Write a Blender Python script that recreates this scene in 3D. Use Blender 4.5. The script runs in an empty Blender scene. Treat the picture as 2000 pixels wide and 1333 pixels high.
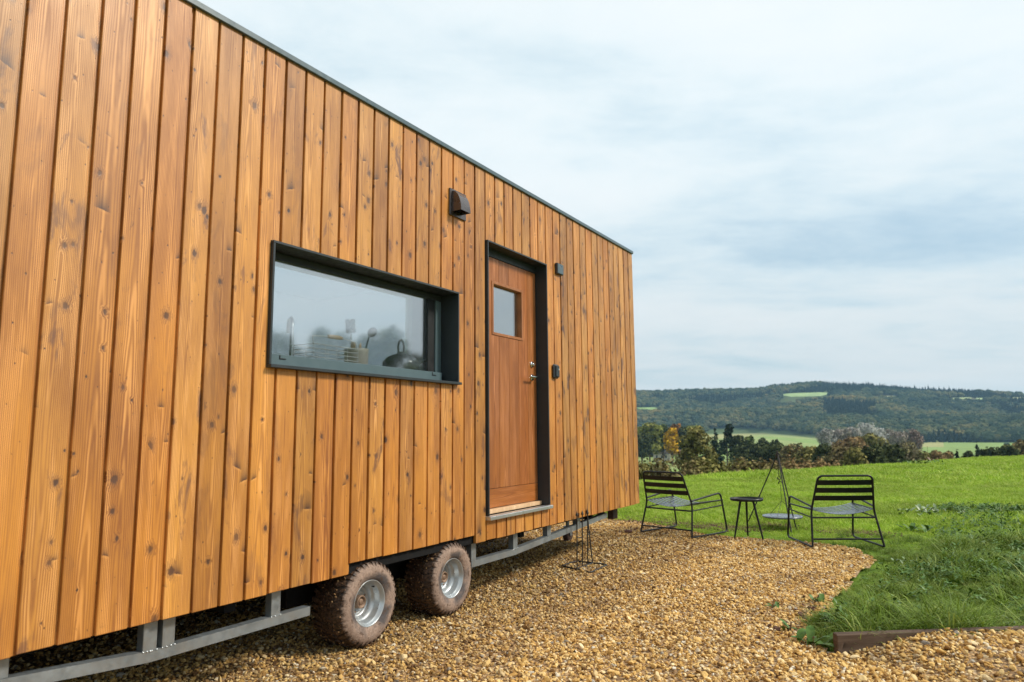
import bpy, math, random
import numpy as np
from mathutils import Vector, Matrix, Euler
R_ = math.radians
rng = np.random.default_rng(7)
random.seed(7)
scene = bpy.context.scene
col = scene.collection
EYE = 1.182                                   # camera height above the gravel
# ------------------------------------------------------------------ camera
cd = bpy.data.cameras.new('camera'); cam = bpy.data.objects.new('camera', cd); col.objects.link(cam)
f_px, pit, rol, yaw = 1366.68, 0.130869, 0.00849965, 0.5466053
CR = Matrix.Rotation(yaw, 3, 'Z') @ Matrix.Rotation(pit, 3, 'X') @ Matrix.Rotation(rol, 3, 'Y')
ri, fw, up = CR @ Vector((1, 0, 0)), CR @ Vector((0, 1, 0)), CR @ Vector((0, 0, 1))
m = Matrix((ri, up, -fw)).transposed().to_4x4(); m.translation = (0, 0, EYE)
cam.matrix_world = m
cd.sensor_width = 36; cd.lens = 36 * f_px / 2000; cd.clip_start = 0.05; cd.clip_end = 9000
cd.dof.use_dof = True; cd.dof.focus_distance = 4.6; cd.dof.aperture_fstop = 3.2
scene.camera = cam
# ------------------------------------------------------------------ exposure
scene.view_settings.view_transform = 'Standard'; scene.view_settings.look = 'None'
scene.view_settings.gamma = 1; scene.view_settings.use_curve_mapping = False
scene.view_settings.exposure = 1.42
scene.render.engine = 'CYCLES'
scene.cycles.use_denoising = True
scene.cycles.max_bounces = 8; scene.cycles.transparent_max_bounces = 16
scene.cycles.volume_bounces = 0
# ------------------------------------------------------------------ sun
SUN_EL, SUN_AZ = 40.0, 66.0                   # azimuth from +Y towards +X
sd = bpy.data.lights.new('sun', 'SUN'); so = bpy.data.objects.new('sun', sd); col.objects.link(so)
sd.energy = 1.5; sd.angle = R_(11); sd.color = (1.0, 0.93, 0.82)
sv = Vector((math.sin(R_(SUN_AZ)) * math.cos(R_(SUN_EL)), math.cos(R_(SUN_AZ)) * math.cos(R_(SUN_EL)), math.sin(R_(SUN_EL))))
so.rotation_euler = sv.to_track_quat('Z', 'Y').to_euler(); so.location = (20, 10, 40)

# ------------------------------------------------------------------ node helper
class NT:
    def __init__(s, tree): s.t = tree; s.n = tree.nodes; s.l = tree.links
    def new(s, typ, ins=None, **props):
        n = s.n.new(typ)
        for k, v in props.items(): setattr(n, k, v)
        for k, v in (ins or {}).items(): s.set(n.inputs[k], v)
        return n
    def set(s, sock, v):
        if isinstance(v, bpy.types.NodeSocket): s.l.new(v, sock)
        elif isinstance(v, (tuple, list)) and sock.type == 'RGBA' and len(v) == 3: sock.default_value = (*v, 1)
        else: sock.default_value = v
    def math(s, op, a, b=0.0, c=None, clamp=False):
        n = s.n.new('ShaderNodeMath'); n.operation = op; n.use_clamp = clamp
        s.set(n.inputs[0], a); s.set(n.inputs[1], b)
        if c is not None: s.set(n.inputs[2], c)
        return n.outputs[0]
    def vmath(s, op, a, b=(0, 0, 0), out=0):
        n = s.n.new('ShaderNodeVectorMath'); n.operation = op
        s.set(n.inputs[0], a); s.set(n.inputs[1], b)
        return n.outputs[out]
    def xyz(s, x=0.0, y=0.0, z=0.0):
        n = s.n.new('ShaderNodeCombineXYZ')
        for i, v in enumerate((x, y, z)): s.set(n.inputs[i], v)
        return n.outputs[0]
    def sep(s, v):
        n = s.n.new('ShaderNodeSeparateXYZ'); s.l.new(v, n.inputs[0]); return n.outputs
    def noise(s, v, scale=1.0, detail=3.0, rough=0.5, dist=0.0):
        n = s.new('ShaderNodeTexNoise', {'Vector': v, 'Scale': scale, 'Detail': detail, 'Roughness': rough, 'Distortion': dist})
        return n.outputs['Fac']
    def mix(s, fac, a, b, mode='MIX'):
        n = s.n.new('ShaderNodeMix'); n.data_type = 'RGBA'; n.blend_type = mode
        s.set(n.inputs[0], fac); s.set(n.inputs[6], a); s.set(n.inputs[7], b)
        return n.outputs[2]
    def ramp(s, fac, stops, interp='LINEAR'):
        n = s.n.new('ShaderNodeValToRGB'); n.color_ramp.interpolation = interp
        e = n.color_ramp.elements
        while len(e) < len(stops): e.new(0.5)
        for i, (p, c) in enumerate(stops):
            e[i].position = p; e[i].color = (*c, 1) if len(c) == 3 else c
        s.set(n.inputs[0], fac); return n.outputs[0]
    def rng(s, v, a, b, c=0.0, d=1.0, smooth=False):
        n = s.n.new('ShaderNodeMapRange'); n.interpolation_type = 'SMOOTHSTEP' if smooth else 'LINEAR'
        for i, x in enumerate((v, a, b, c, d)): s.set(n.inputs[i], x)
        return n.outputs[0]
    def bump(s, h, strength=0.3, dist=0.01):
        return s.new('ShaderNodeBump', {'Height': h, 'Strength': strength, 'Distance': dist}).outputs[0]

def new_mat(name):
    mt = bpy.data.materials.new(name); mt.use_nodes = True
    mt.node_tree.nodes.clear(); T = NT(mt.node_tree)
    out = T.new('ShaderNodeOutputMaterial'); return mt, T, out

def pbr(name, base, rough=0.6, metal=0.0, spec=0.5, var=0.12, vscale=8.0, bump=0.0, bscale=60.0, coord='Object', rvar=0.1, dirt=None, dirt_amt=0.5):
    mt, T, out = new_mat(name)
    tc = T.new('ShaderNodeTexCoord').outputs[coord]
    n1 = T.noise(tc, vscale, 5, 0.6)
    k = T.rng(n1, 0.3, 0.7, 1 - var, 1 + var)
    c = T.vmath('MULTIPLY', base, T.xyz(k, k, k))
    if dirt:
        n2 = T.noise(tc, vscale * 0.5, 6, 0.65)
        c = T.mix(T.rng(n2, 0.45, 0.65, 0, dirt_amt, True), c, dirt)
    b = T.new('ShaderNodeBsdfPrincipled', {'Base Color': c, 'Metallic': metal, 'Specular IOR Level': spec,
              'Roughness': T.rng(T.noise(tc, vscale * 3, 4), 0.3, 0.7, max(0.02, rough - rvar), min(1, rough + rvar))})
    if bump: T.set(b.inputs['Normal'], T.bump(T.noise(tc, bscale, 4), bump, 0.004))
    T.l.new(b.outputs[0], out.inputs[0]); return mt

# ------------------------------------------------------------------ sky
w = bpy.data.worlds.new('World'); scene.world = w; w.use_nodes = True
T = NT(w.node_tree); T.n.clear()
wo = T.new('ShaderNodeOutputWorld')
g = T.vmath('NORMALIZE', T.new('ShaderNodeTexCoord').outputs['Generated'])
gx, gy, gz = T.sep(g)
gzc = T.math('MAXIMUM', gz, 0.0)
den = T.math('ADD', gzc, 0.16)
px_, py_ = T.math('DIVIDE', gx, den), T.math('DIVIDE', gy, den)
# cloud streaks run roughly across the view
ca, sa = math.cos(R_(28)), math.sin(R_(28))
ax_ = T.math('ADD', T.math('MULTIPLY', px_, ca), T.math('MULTIPLY', py_, sa))
ay_ = T.math('SUBTRACT', T.math('MULTIPLY', py_, ca), T.math('MULTIPLY', px_, sa))
SEED = 67.7
cp = T.xyz(T.math('MULTIPLY', ax_, 0.5), ay_, SEED)
nA = T.noise(cp, 0.55, 4, 0.5, 0.3)
nB = T.noise(cp, 1.7, 7, 0.55, 0.5)
nC = T.noise(T.xyz(T.math('MULTIPLY', ax_, 0.8), ay_, SEED + 5.4), 5.0, 6, 0.6, 0.2)
cl = T.math('ADD', T.math('ADD', T.math('MULTIPLY', nA, 0.45), T.math('MULTIPLY', nB, 0.40)), T.math('MULTIPLY', nC, 0.15))
elev = T.rng(gz, 0.0, 0.42, 0.80, 1.0, True)
SKY_S = 0.06
cloud = T.ramp(cl, [(0.35, (0.47, 0.635, 0.73)), (0.435, (0.67, 0.795, 0.85)), (0.515, (0.79, 0.865, 0.893)), (0.62, (0.86, 0.905, 0.918))])
CLOUD_L = 0.43                                # radiance of the cloud deck before exposure
ks = T.math('MULTIPLY', elev, CLOUD_L / SKY_S)
cloud = T.vmath('MULTIPLY', cloud, T.xyz(ks, ks, ks))
sky = T.new('ShaderNodeTexSky'); sky.sky_type = 'NISHITA'; sky.sun_disc = False
sky.sun_elevation = R_(SUN_EL); sky.sun_rotation = R_(SUN_AZ); sky.air_density = 1.0; sky.dust_density = 1.5
skyc = T.mix(T.rng(cl, 0.36, 0.5, 0.78, 0.95, True), sky.outputs[0], cloud)
bg = T.new('ShaderNodeBackground', {'Color': skyc, 'Strength': SKY_S})
T.l.new(bg.outputs[0], wo.inputs[0])

# ------------------------------------------------------------------ mesh builder
class MB:
    def __init__(s): s.v = []; s.f = []; s.sm = []
    def add(s, vs, fs, smooth=False):
        o = len(s.v); s.v += [tuple(p) for p in vs]
        s.f += [tuple(i + o for i in q) for q in fs]; s.sm += [smooth] * len(fs); return s
    def box(s, a, b, M=None):
        (x0, y0, z0), (x1, y1, z1) = a, b
        vs = [Vector(p) for p in ((x0, y0, z0), (x1, y0, z0), (x1, y1, z0), (x0, y1, z0), (x0, y0, z1), (x1, y0, z1), (x1, y1, z1), (x0, y1, z1))]
        if M is not None: vs = [M @ p for p in vs]
        return s.add(vs, [(0, 3, 2, 1), (4, 5, 6, 7), (0, 1, 5, 4), (1, 2, 6, 5), (2, 3, 7, 6), (3, 0, 4, 7)])
    def cbox(s, a, b, c=0.002, M=None):
        """box with chamfered edges"""
        a, b = Vector(a), Vector(b); ce = (a + b) / 2; h = (b - a) / 2
        vs = []; idx = {}
        for sx in (-1, 1):
            for sy in (-1, 1):
                for sz in (-1, 1):
                    for ax in range(3):
                        p = [sx * (h.x - c), sy * (h.y - c), sz * (h.z - c)]
                        p[ax] = (sx, sy, sz)[ax] * h[ax]
                        idx[(sx, sy, sz, ax)] = len(vs); q = ce + Vector(p)
                        vs.append(M @ q if M is not None else q)
        fs = []
        def quad(pts):
            n = (Vector(vs[pts[1]]) - Vector(vs[pts[0]])).cross(Vector(vs[pts[2]]) - Vector(vs[pts[0]]))
            cc = sum((Vector(vs[i]) for i in pts), Vector()) / len(pts)
            c0 = (M @ ce) if M is not None else ce
            fs.append(tuple(pts) if n.dot(cc - c0) > 0 else tuple(reversed(pts)))
        for ax in range(3):
            u, v2 = (ax + 1) % 3, (ax + 2) % 3
            for sg in (-1, 1):
                r = []
                for su, s2 in ((-1, -1), (1, -1), (1, 1), (-1, 1)):
                    k = [0, 0, 0]; k[ax] = sg; k[u] = su; k[v2] = s2; r.append(idx[(*k, ax)])
                quad(r)
        for ax in range(3):
            u, v2 = (ax + 1) % 3, (ax + 2) % 3
            for su in (-1, 1):
                for s2 in (-1, 1):
                    k0 = [0, 0, 0]; k0[u] = su; k0[v2] = s2; k1 = list(k0); k0[ax] = -1; k1[ax] = 1
                    quad([idx[(*k0, u)], idx[(*k1, u)], idx[(*k1, v2)], idx[(*k0, v2)]])
        for sx in (-1, 1):
            for sy in (-1, 1):
                for sz in (-1, 1): quad([idx[(sx, sy, sz, i)] for i in range(3)])
        return s.add(vs, fs)
    def tube(s, path, r, n=8, closed=False, smooth=True):
        P = [Vector(p) for p in path]; k = len(P)
        rs = r if isinstance(r, (list, tuple)) else [r] * k
        vs = []; prev = None
        for i, p in enumerate(P):
            a = P[(i - 1) % k] if (closed or i > 0) else p
            b = P[(i + 1) % k] if (closed or i < k - 1) else p
            t = (b - a).normalized()
            if prev is None:
                nrm = t.orthogonal().normalized()
            else:
                nrm = prev - t * prev.dot(t)
                nrm = nrm.normalized() if nrm.length > 1e-6 else t.orthogonal().normalized()
            prev = nrm; bn = t.cross(nrm)
            for j in range(n):
                th = 2 * math.pi * j / n
                vs.append(p + (nrm * math.cos(th) + bn * math.sin(th)) * rs[i])
        fs = []
        for i in range(k if closed else k - 1):
            for j in range(n):
                a, b = i * n + j, i * n + (j + 1) % n; c, d = ((i + 1) % k) * n + (j + 1) % n, ((i + 1) % k) * n + j
                fs.append((a, b, c, d))
        s.add(vs, fs, smooth)
        if not closed:
            s.add(vs[:n], [tuple(reversed(range(n)))]); s.add(vs[-n:], [tuple(range(n))])
        return s
    def lathe(s, prof, n=32, M=None, smooth=True):
        """profile [(r, h)] turned about local Z"""
        vs = []
        for r, h in prof:
            for j in range(n):
                th = 2 * math.pi * j / n; q = Vector((r * math.cos(th), r * math.sin(th), h))
                vs.append(M @ q if M is not None else q)
        fs = [(i * n + j, i * n + (j + 1) % n, (i + 1) * n + (j + 1) % n, (i + 1) * n + j) for i in range(len(prof) - 1) for j in range(n)]
        return s.add(vs, fs, smooth)
    def mesh(s, name):
        me = bpy.data.meshes.new(name); me.from_pydata(s.v, [], s.f)
        me.polygons.foreach_set('use_smooth', s.sm); me.update(); return me

def link(name, me, mat, parent=None, loc=(0, 0, 0), rot=(0, 0, 0)):
    if isinstance(me, MB): me = me.mesh(name)
    if mat is not None and len(me.materials) == 0: me.materials.append(mat)
    o = bpy.data.objects.new(name, me); col.objects.link(o)
    o.location = loc; o.rotation_euler = rot
    if parent is not None: o.parent = parent
    return o
def tag(o, label, cat, group=None):
    o['label'] = label; o['category'] = cat
    if group: o['group'] = group
    return o
def empty(name, loc, label, cat, group=None, rz=0.0):
    o = bpy.data.objects.new(name, None); col.objects.link(o); o.location = loc; o.rotation_euler = (0, 0, rz)
    o.empty_display_size = 0.2
    return tag(o, label, cat, group)
def copy_tree(o, parent=None):
    c = o.copy(); col.objects.link(c); c.parent = parent
    for ch in list(o.children): copy_tree(ch, c)
    return c
def np_mesh(name, V, F, smooth=False):
    """V (n,3), F (m,k) numpy"""
    me = bpy.data.meshes.new(name); k = F.shape[1]
    me.vertices.add(len(V)); me.vertices.foreach_set('co', V.astype(np.float32).ravel())
    me.loops.add(F.size); me.loops.foreach_set('vertex_index', F.astype(np.int32).ravel())
    me.polygons.add(len(F)); me.polygons.foreach_set('loop_start', np.arange(0, F.size, k, dtype=np.int32))
    me.polygons.foreach_set('use_smooth', np.full(len(F), smooth)); me.update(calc_edges=True); return me

# ------------------------------------------------------------------ scatter (geometry nodes instances for stuff)
def scatter(name, pts, rots, scl, idx, sources, kind='stuff'):
    src = bpy.data.collections.new(name + '_sources')
    for i, o in enumerate(sources):
        o.name = '%s_piece_%02d' % (name, i); src.objects.link(o)
    me = bpy.data.meshes.new(name); n = len(pts)
    me.vertices.add(n); me.vertices.foreach_set('co', np.asarray(pts, np.float32).ravel())
    a = me.attributes.new('rot', 'FLOAT_VECTOR', 'POINT'); a.data.foreach_set('vector', np.asarray(rots, np.float32).ravel())
    a = me.attributes.new('scl', 'FLOAT_VECTOR', 'POINT'); a.data.foreach_set('vector', np.asarray(scl, np.float32).ravel())
    a = me.attributes.new('idx', 'INT', 'POINT'); a.data.foreach_set('value', np.asarray(idx, np.int32))
    o = bpy.data.objects.new(name, me); col.objects.link(o); o['kind'] = kind
    ng = bpy.data.node_groups.new(name, 'GeometryNodeTree')
    ng.interface.new_socket('Geometry', in_out='INPUT', socket_type='NodeSocketGeometry')
    ng.interface.new_socket('Geometry', in_out='OUTPUT', socket_type='NodeSocketGeometry')
    G = NT(ng); gi = G.new('NodeGroupInput'); go = G.new('NodeGroupOutput')
    ci = G.new('GeometryNodeCollectionInfo', {'Collection': src, 'Separate Children': True, 'Reset Children': True})
    def at(nm, dt): return G.new('GeometryNodeInputNamedAttribute', {'Name': nm}, data_type=dt).outputs[0]
    iop = G.new('GeometryNodeInstanceOnPoints', {'Points': gi.outputs[0], 'Instance': ci.outputs[0], 'Pick Instance': True,
                'Instance Index': at('idx', 'INT'), 'Rotation': at('rot', 'FLOAT_VECTOR'), 'Scale': at('scl', 'FLOAT_VECTOR')})
    G.l.new(iop.outputs[0], go.inputs[0])
    md = o.modifiers.new('scatter', 'NODES'); md.node_group = ng
    return o
def src_obj(me, mat):
    if isinstance(me, MB): me = me.mesh('piece')
    if mat is not None: me.materials.append(mat)
    return bpy.data.objects.new('piece', me)

# ------------------------------------------------------------------ value noise for terrain
def vnoise(x, y, seed=0):
    x = np.asarray(x, float); y = np.asarray(y, float)
    xi, yi = np.floor(x), np.floor(y); fx, fy = x - xi, y - yi
    fx, fy = fx * fx * (3 - 2 * fx), fy * fy * (3 - 2 * fy)
    def h(a, b):
        s = np.sin(a * 127.1 + b * 311.7 + seed * 74.7) * 43758.5453
        return s - np.floor(s)
    return (h(xi, yi) * (1 - fx) + h(xi + 1, yi) * fx) * (1 - fy) + (h(xi, yi + 1) * (1 - fx) + h(xi + 1, yi + 1) * fx) * fy
def fbm(x, y, seed=0, o=4):
    t = 0; a = 0.5
    for i in range(o): t = t + a * vnoise(x * 2 ** i, y * 2 ** i, seed + i * 13); a *= 0.5
    return t
def sstep(a, b, x):
    t = np.clip((np.asarray(x, float) - a) / (b - a), 0, 1); return t * t * (3 - 2 * t)

RIDGE_R = 1900.0
AZ_T = np.array([-180, -60, -30, -21, -16, -12.5, -10.5, -7.6, -4, -1, 2, 4.8, 9, 25, 90, 180])
EL_T = np.array([1.6, 2.4, 3.0, 3.02, 3.03, 2.98, 3.25, 3.36, 3.05, 2.58, 2.38, 2.05, 2.0, 1.5, 1.4, 1.6])
V_T = np.array([-1000, -3, 0, 4, 10, 20, 60, 130, 300, 450, 9000])
D_T = np.array([0, 0, -.08, -.45, -1.6, -3.6, -6.4, -9.2, -13.5, -15.0, -15.0])
def terrain(x, y):
    x = np.asarray(x, float); y = np.asarray(y, float)
    r = np.hypot(x, y); az = np.degrees(np.arctan2(x, y))
    dn = (-0.919 * x + 0.394 * y) / np.maximum(r, 1e-6)
    rc = 13.0 / np.maximum(dn, 0.12)
    v = r - rc
    z = np.interp(v, V_T, D_T)
    z = z + sstep(6, 14, r) * (1 - sstep(0, 15, v)) * 0.16 * (fbm(x * 0.35, y * 0.35, 3) - 0.5)
    lf = 1 - sstep(-13, -4, az)
    z = z + sstep(450, 1250, r) * 13 * lf
    zr = EYE + RIDGE_R * np.tan(np.radians(np.interp(az, AZ_T, EL_T)))
    foot = 980 + 330 * lf * sstep(-60, -15, -np.abs(az))
    t = np.clip((r - foot) / (RIDGE_R - foot), 0, 1)
    sh = 0.55 * t ** 0.85 + 0.45 * t * t * (3 - 2 * t)
    base = -15 + 13 * lf
    hill = (zr - base) * sh
    bump = (fbm(x / 330, y / 330, 11, 3) - 0.45) * 88 * np.sin(np.pi * np.clip(t, 0, 1)) ** 0.8
    z = np.where(t > 0, z + hill + bump, z)
    z = z - sstep(RIDGE_R, 2500, r) * 60
    return z
def tz(x, y): return float(terrain(np.array([x]), np.array([y]))[0])
def pol(az, r): return r * math.sin(R_(az)), r * math.cos(R_(az))

# gravel outline, world xy
TA, TB = Vector((-0.566, 4.218)), Vector((0.301, 4.858))
TD = (TB - TA).normalized(); TN = Vector((TD.y, -TD.x))
GP = [(-10, -5), (-10, 10.2), (-6.5, 9.7), (-4.5, 9.25), (-3.5, 9.0), (-2.9, 8.62), (-2.45, 8.28), (-2.1, 8.14), (-1.7, 8.14), (-1.35, 8.1), (-1.0, 8.0), (-0.82, 7.85), (-0.66, 7.5), (-0.6, 7.15), (-0.68, 6.75), (-0.72, 6.3),
      (-0.66, 5.9), (-0.74, 5.6), (-0.72, 5.2), (-0.82, 4.8), (-0.76, 4.5), (TA.x - .06, TA.y + .02), (TA.x, TA.y), (TB.x, TB.y), (TA.x + TD.x * 6, TA.y + TD.y * 6), (7, 6), (7, -5)]
GPn = np.array(GP)
def in_poly(x, y, P=GPn):
    ins = np.zeros(len(x), bool); j = len(P) - 1
    for i in range(len(P)):
        c = ((P[i, 1] > y) != (P[j, 1] > y)) & (x < (P[j, 0] - P[i, 0]) * (y - P[i, 1]) / (P[j, 1] - P[i, 1] + 1e-12) + P[i, 0])
        ins ^= c; j = i
    return ins
def gravel_z(x, y):
    x = np.asarray(x, float); y = np.asarray(y, float)
    al = (x - TA.x) * TD.x + (y - TA.y) * TD.y; pe = (x - TA.x) * TN.x + (y - TA.y) * TN.y
    mound = 0.088 * sstep(-0.02, 0.55, al - 0.35 * pe) * (1 - sstep(0.6, 2.2, pe)) * (pe > -0.08)
    return 0.006 + mound + 0.035 * (fbm(x * 1.3, y * 1.3, 5) - 0.47)

# ================================================================== MATERIALS
def wood_mat(name, light, dark, stain, ring=0.0062, rough=0.42, plankvar=0.22, knots=True, spec=0.45, blot=1.0):
    mt, T, out = new_mat(name)
    oc = T.new('ShaderNodeTexCoord').outputs['Object']
    rnd = T.new('ShaderNodeObjectInfo').outputs['Random']
    x, y, z = T.sep(oc)
    r2 = T.math('FRACT', T.math('MULTIPLY', rnd, 17.31)); r3 = T.math('FRACT', T.math('MULTIPLY', rnd, 91.7))
    zz = T.math('ADD', z, T.math('MULTIPLY', rnd, 57.0))
    yo = T.math('ADD', y, T.math('MULTIPLY', r2, 13.0))
    n1 = T.math('SUBTRACT', T.noise(T.xyz(T.math('MULTIPLY', yo, 3.0), T.math('MULTIPLY', zz, 0.9)), 1.0, 3), 0.5)
    n2 = T.math('SUBTRACT', T.noise(T.xyz(T.math('MULTIPLY', yo, 14.0), T.math('MULTIPLY', zz, 2.6)), 1.0, 3), 0.5)
    kmask = None; defl = 0.0; halo = 0.0
    if knots:
        CY, CZ = 0.062, 0.135
        kv = T.xyz(T.math('DIVIDE', yo, CY), T.math('DIVIDE', zz, CZ), 0.0)
        vo = T.new('ShaderNodeTexVoronoi', {'Vector': kv, 'Scale': 1.0, 'Randomness': 1.0}, voronoi_dimensions='2D')
        d = T.vmath('SUBTRACT', kv, vo.outputs['Position'])
        wob = T.math('ADD', 0.35, T.math('MULTIPLY', T.noise(T.xyz(T.math('MULTIPLY', yo, 110), T.math('MULTIPLY', zz, 70)), 1.0, 3), 1.3))
        dv = T.vmath('MULTIPLY', d, (CY, CZ * 0.72, 0))
        L = T.math('MULTIPLY', T.vmath('LENGTH', dv, out=1), wob)
        h = T.new('ShaderNodeTexWhiteNoise', {'Vector': vo.outputs['Position']}, noise_dimensions='2D').outputs['Value']
        rad = T.math('ADD', T.math('MULTIPLY', T.math('POWER', h, 9.0), 0.011), T.math('MULTIPLY', T.rng(h, 0.35, 0.5, 0, 1), 0.0019))
        kmask = T.math('SUBTRACT', 1.0, T.rng(L, T.math('MULTIPLY', rad, 0.75), T.math('ADD', T.math('MULTIPLY', rad, 1.25), 0.0006), 0, 1, True))
        kmask = T.math('MULTIPLY', kmask, T.rng(rad, 0.0005, 0.0015, 0, 1))
        halo = T.math('MULTIPLY', T.math('SUBTRACT', 1.0, T.rng(L, 0.0, T.math('MULTIPLY', rad, 3.6), 0, 1, True)), T.rng(rad, 0.002, 0.006, 0, 1))
        defl = T.math('MULTIPLY', halo, 0.010)
    yc = T.math('ADD', y, T.math('ADD', T.math('MULTIPLY', n1, 0.045), T.math('MULTIPLY', T.math('SUBTRACT', r3, 0.5), 0.05)))
    dep = T.math('ADD', T.math('MULTIPLY', T.math('SINE', T.math('MULTIPLY', zz, 0.9)), 0.02), T.math('ADD', T.math('MULTIPLY', n2, 0.010), 0.026))
    rr = T.math('SQRT', T.math('ADD', T.math('MULTIPLY', yc, yc), T.math('MULTIPLY', dep, dep)))
    rr = T.math('ADD', rr, defl)
    rg = T.math('MULTIPLY', T.math('ADD', T.math('SINE', T.math('MULTIPLY', rr, 2 * math.pi / ring)), 1.0), 0.5)
    rg = T.math('POWER', rg, 1.6)
    fib = T.noise(T.xyz(T.math('MULTIPLY', yo, 420.0), T.math('MULTIPLY', zz, 7.0)), 1.0, 3)
    lrg = T.noise(T.xyz(T.math('MULTIPLY', yo, 5.0), T.math('MULTIPLY', zz, 1.3), T.math('MULTIPLY', rnd, 9)), 1.0, 4, 0.6)
    fac = T.math('ADD', T.math('MULTIPLY', rg, 0.34), T.math('ADD', T.math('MULTIPLY', T.rng(fib, 0.3, 0.7), 0.28), T.math('MULTIPLY', T.rng(lrg, 0.33, 0.67), 0.54)))
    c = T.mix(fac, light, dark)
    # pale cathedral streaks of the early wood
    ew = T.math('MULTIPLY', T.math('POWER', T.math('SUBTRACT', 1.0, rg), 2.0), T.rng(T.noise(T.xyz(T.math('MULTIPLY', yo, 22.0), T.math('MULTIPLY', zz, 1.6), 7.0), 1.0, 3, 0.6), 0.46, 0.62, 0, 0.55, True))
    c = T.mix(ew, c, tuple(min(1, q * 1.2 + .06) for q in light))
    if knots:
        # flame shaped marks: sharp lower edge, fading upwards, bleached just beneath
        CY2, CZ2 = 0.105, 0.30
        kv2 = T.xyz(T.math('DIVIDE', T.math('ADD', yo, 0.031), CY2), T.math('DIVIDE', T.math('ADD', zz, 0.07), CZ2), 0.0)
        vo2 = T.new('ShaderNodeTexVoronoi', {'Vector': kv2, 'Scale': 1.0, 'Randomness': 1.0}, voronoi_dimensions='2D')
        d2 = T.vmath('MULTIPLY', T.vmath('SUBTRACT', kv2, vo2.outputs['Position']), (CY2, CZ2, 0))
        u2, v2, _w = T.sep(d2)
        h2 = T.new('ShaderNodeTexWhiteNoise', {'Vector': vo2.outputs['Position']}, noise_dimensions='2D').outputs['Value']
        h3 = T.math('FRACT', T.math('MULTIPLY', h2, 23.3))
        v2 = T.math('ADD', v2, T.math('MULTIPLY', u2, T.rng(h3, 0, 1, -0.45, 0.45)))
        v2 = T.math('ADD', v2, T.math('MULTIPLY', T.math('SUBTRACT', T.noise(T.xyz(T.math('MULTIPLY', yo, 160), T.math('MULTIPLY', zz, 40)), 1.0, 3), 0.5), 0.012))
        ln = T.math('ADD', 0.006, T.math('MULTIPLY', T.math('POWER', T.math('FRACT', T.math('MULTIPLY', h2, 51.7)), 2.0), 0.026))
        au = T.math('SUBTRACT', 1.0, T.rng(T.math('ABSOLUTE', u2), 0.004, T.math('ADD', 0.010, T.math('MULTIPLY', ln, 0.9)), 0, 1, True))
        fl = T.math('MULTIPLY', T.rng(v2, -0.0018, 0.0022, 0, 1, True), T.math('EXPONENT', T.math('MULTIPLY', T.math('DIVIDE', T.math('MAXIMUM', v2, 0.0), ln), -1.0)))
        on = T.rng(h2, 0.66, 0.72, 0, 1)
        fl = T.math('MULTIPLY', T.math('MULTIPLY', fl, au), on)
        pl_ = T.math('MULTIPLY', T.math('MULTIPLY', T.math('MULTIPLY', T.rng(v2, -0.014, -0.004, 0, 1, True), T.rng(v2, -0.002, 0.001, 1, 0, True)), au), on)
        c = T.mix(T.math('MULTIPLY', pl_, 0.3), c, tuple(min(1, q * 1.18 + .05) for q in light))
        c = T.mix(T.math('MULTIPLY', T.math('POWER', fl, 0.6), 0.97), c, tuple(q * 0.45 for q in stain))
    # weathered purple-brown smudges with hard-ish edges
    bl = T.noise(T.xyz(T.math('MULTIPLY', yo, 10.0), T.math('MULTIPLY', zz, 3.2), T.math('MULTIPLY', r3, 5)), 1.0, 5, 0.62, 0.6)
    blm = T.math('MULTIPLY', T.rng(bl, 0.55, 0.66, 0, 1, True), T.math('MULTIPLY', T.math('ADD', 0.15, T.math('MULTIPLY', r3, r3)), 0.62 * blot))
    c = T.mix(blm, c, stain)
    bl2 = T.noise(T.xyz(T.math('MULTIPLY', yo, 26.0), T.math('MULTIPLY', zz, 10.0), 3.0), 1.0, 4, 0.6, 0.8)
    c = T.mix(T.math('MULTIPLY', T.rng(bl2, 0.68, 0.73, 0, 1, True), 0.42 * blot), c, tuple(q * 0.6 for q in stain))
    if knots:
        c = T.mix(T.math('MULTIPLY', halo, 0.55), c, tuple(q * 0.9 for q in stain))
        c = T.mix(T.math('MULTIPLY', kmask, T.math('ADD', 0.5, T.math('MULTIPLY', T.math('FRACT', T.math('MULTIPLY', h, 37.7)), 0.5))), c, (0.060, 0.026, 0.014))
    pv = T.math('ADD', 1.0 - plankvar * 0.6, T.math('MULTIPLY', r2, plankvar))
    c = T.vmath('MULTIPLY', c, T.xyz(pv, T.math('MULTIPLY', pv, T.math('ADD', 0.91, T.math('MULTIPLY', r3, 0.15))), T.math('MULTIPLY', pv, T.math('ADD', 0.80, T.math('MULTIPLY', r3, 0.48)))))
    hgt = T.math('SUBTRACT', T.math('MULTIPLY', fac, -0.6), T.math('MULTIPLY', kmask if knots else 0.0, 1.0))
    b = T.new('ShaderNodeBsdfPrincipled', {'Base Color': c, 'Specular IOR Level': spec,
              'Roughness': T.math('ADD', rough - 0.08, T.math('MULTIPLY', fac, 0.2)), 'Normal': T.bump(hgt, 0.25, 0.0015)})
    T.l.new(b.outputs[0], out.inputs[0]); return mt

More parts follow.
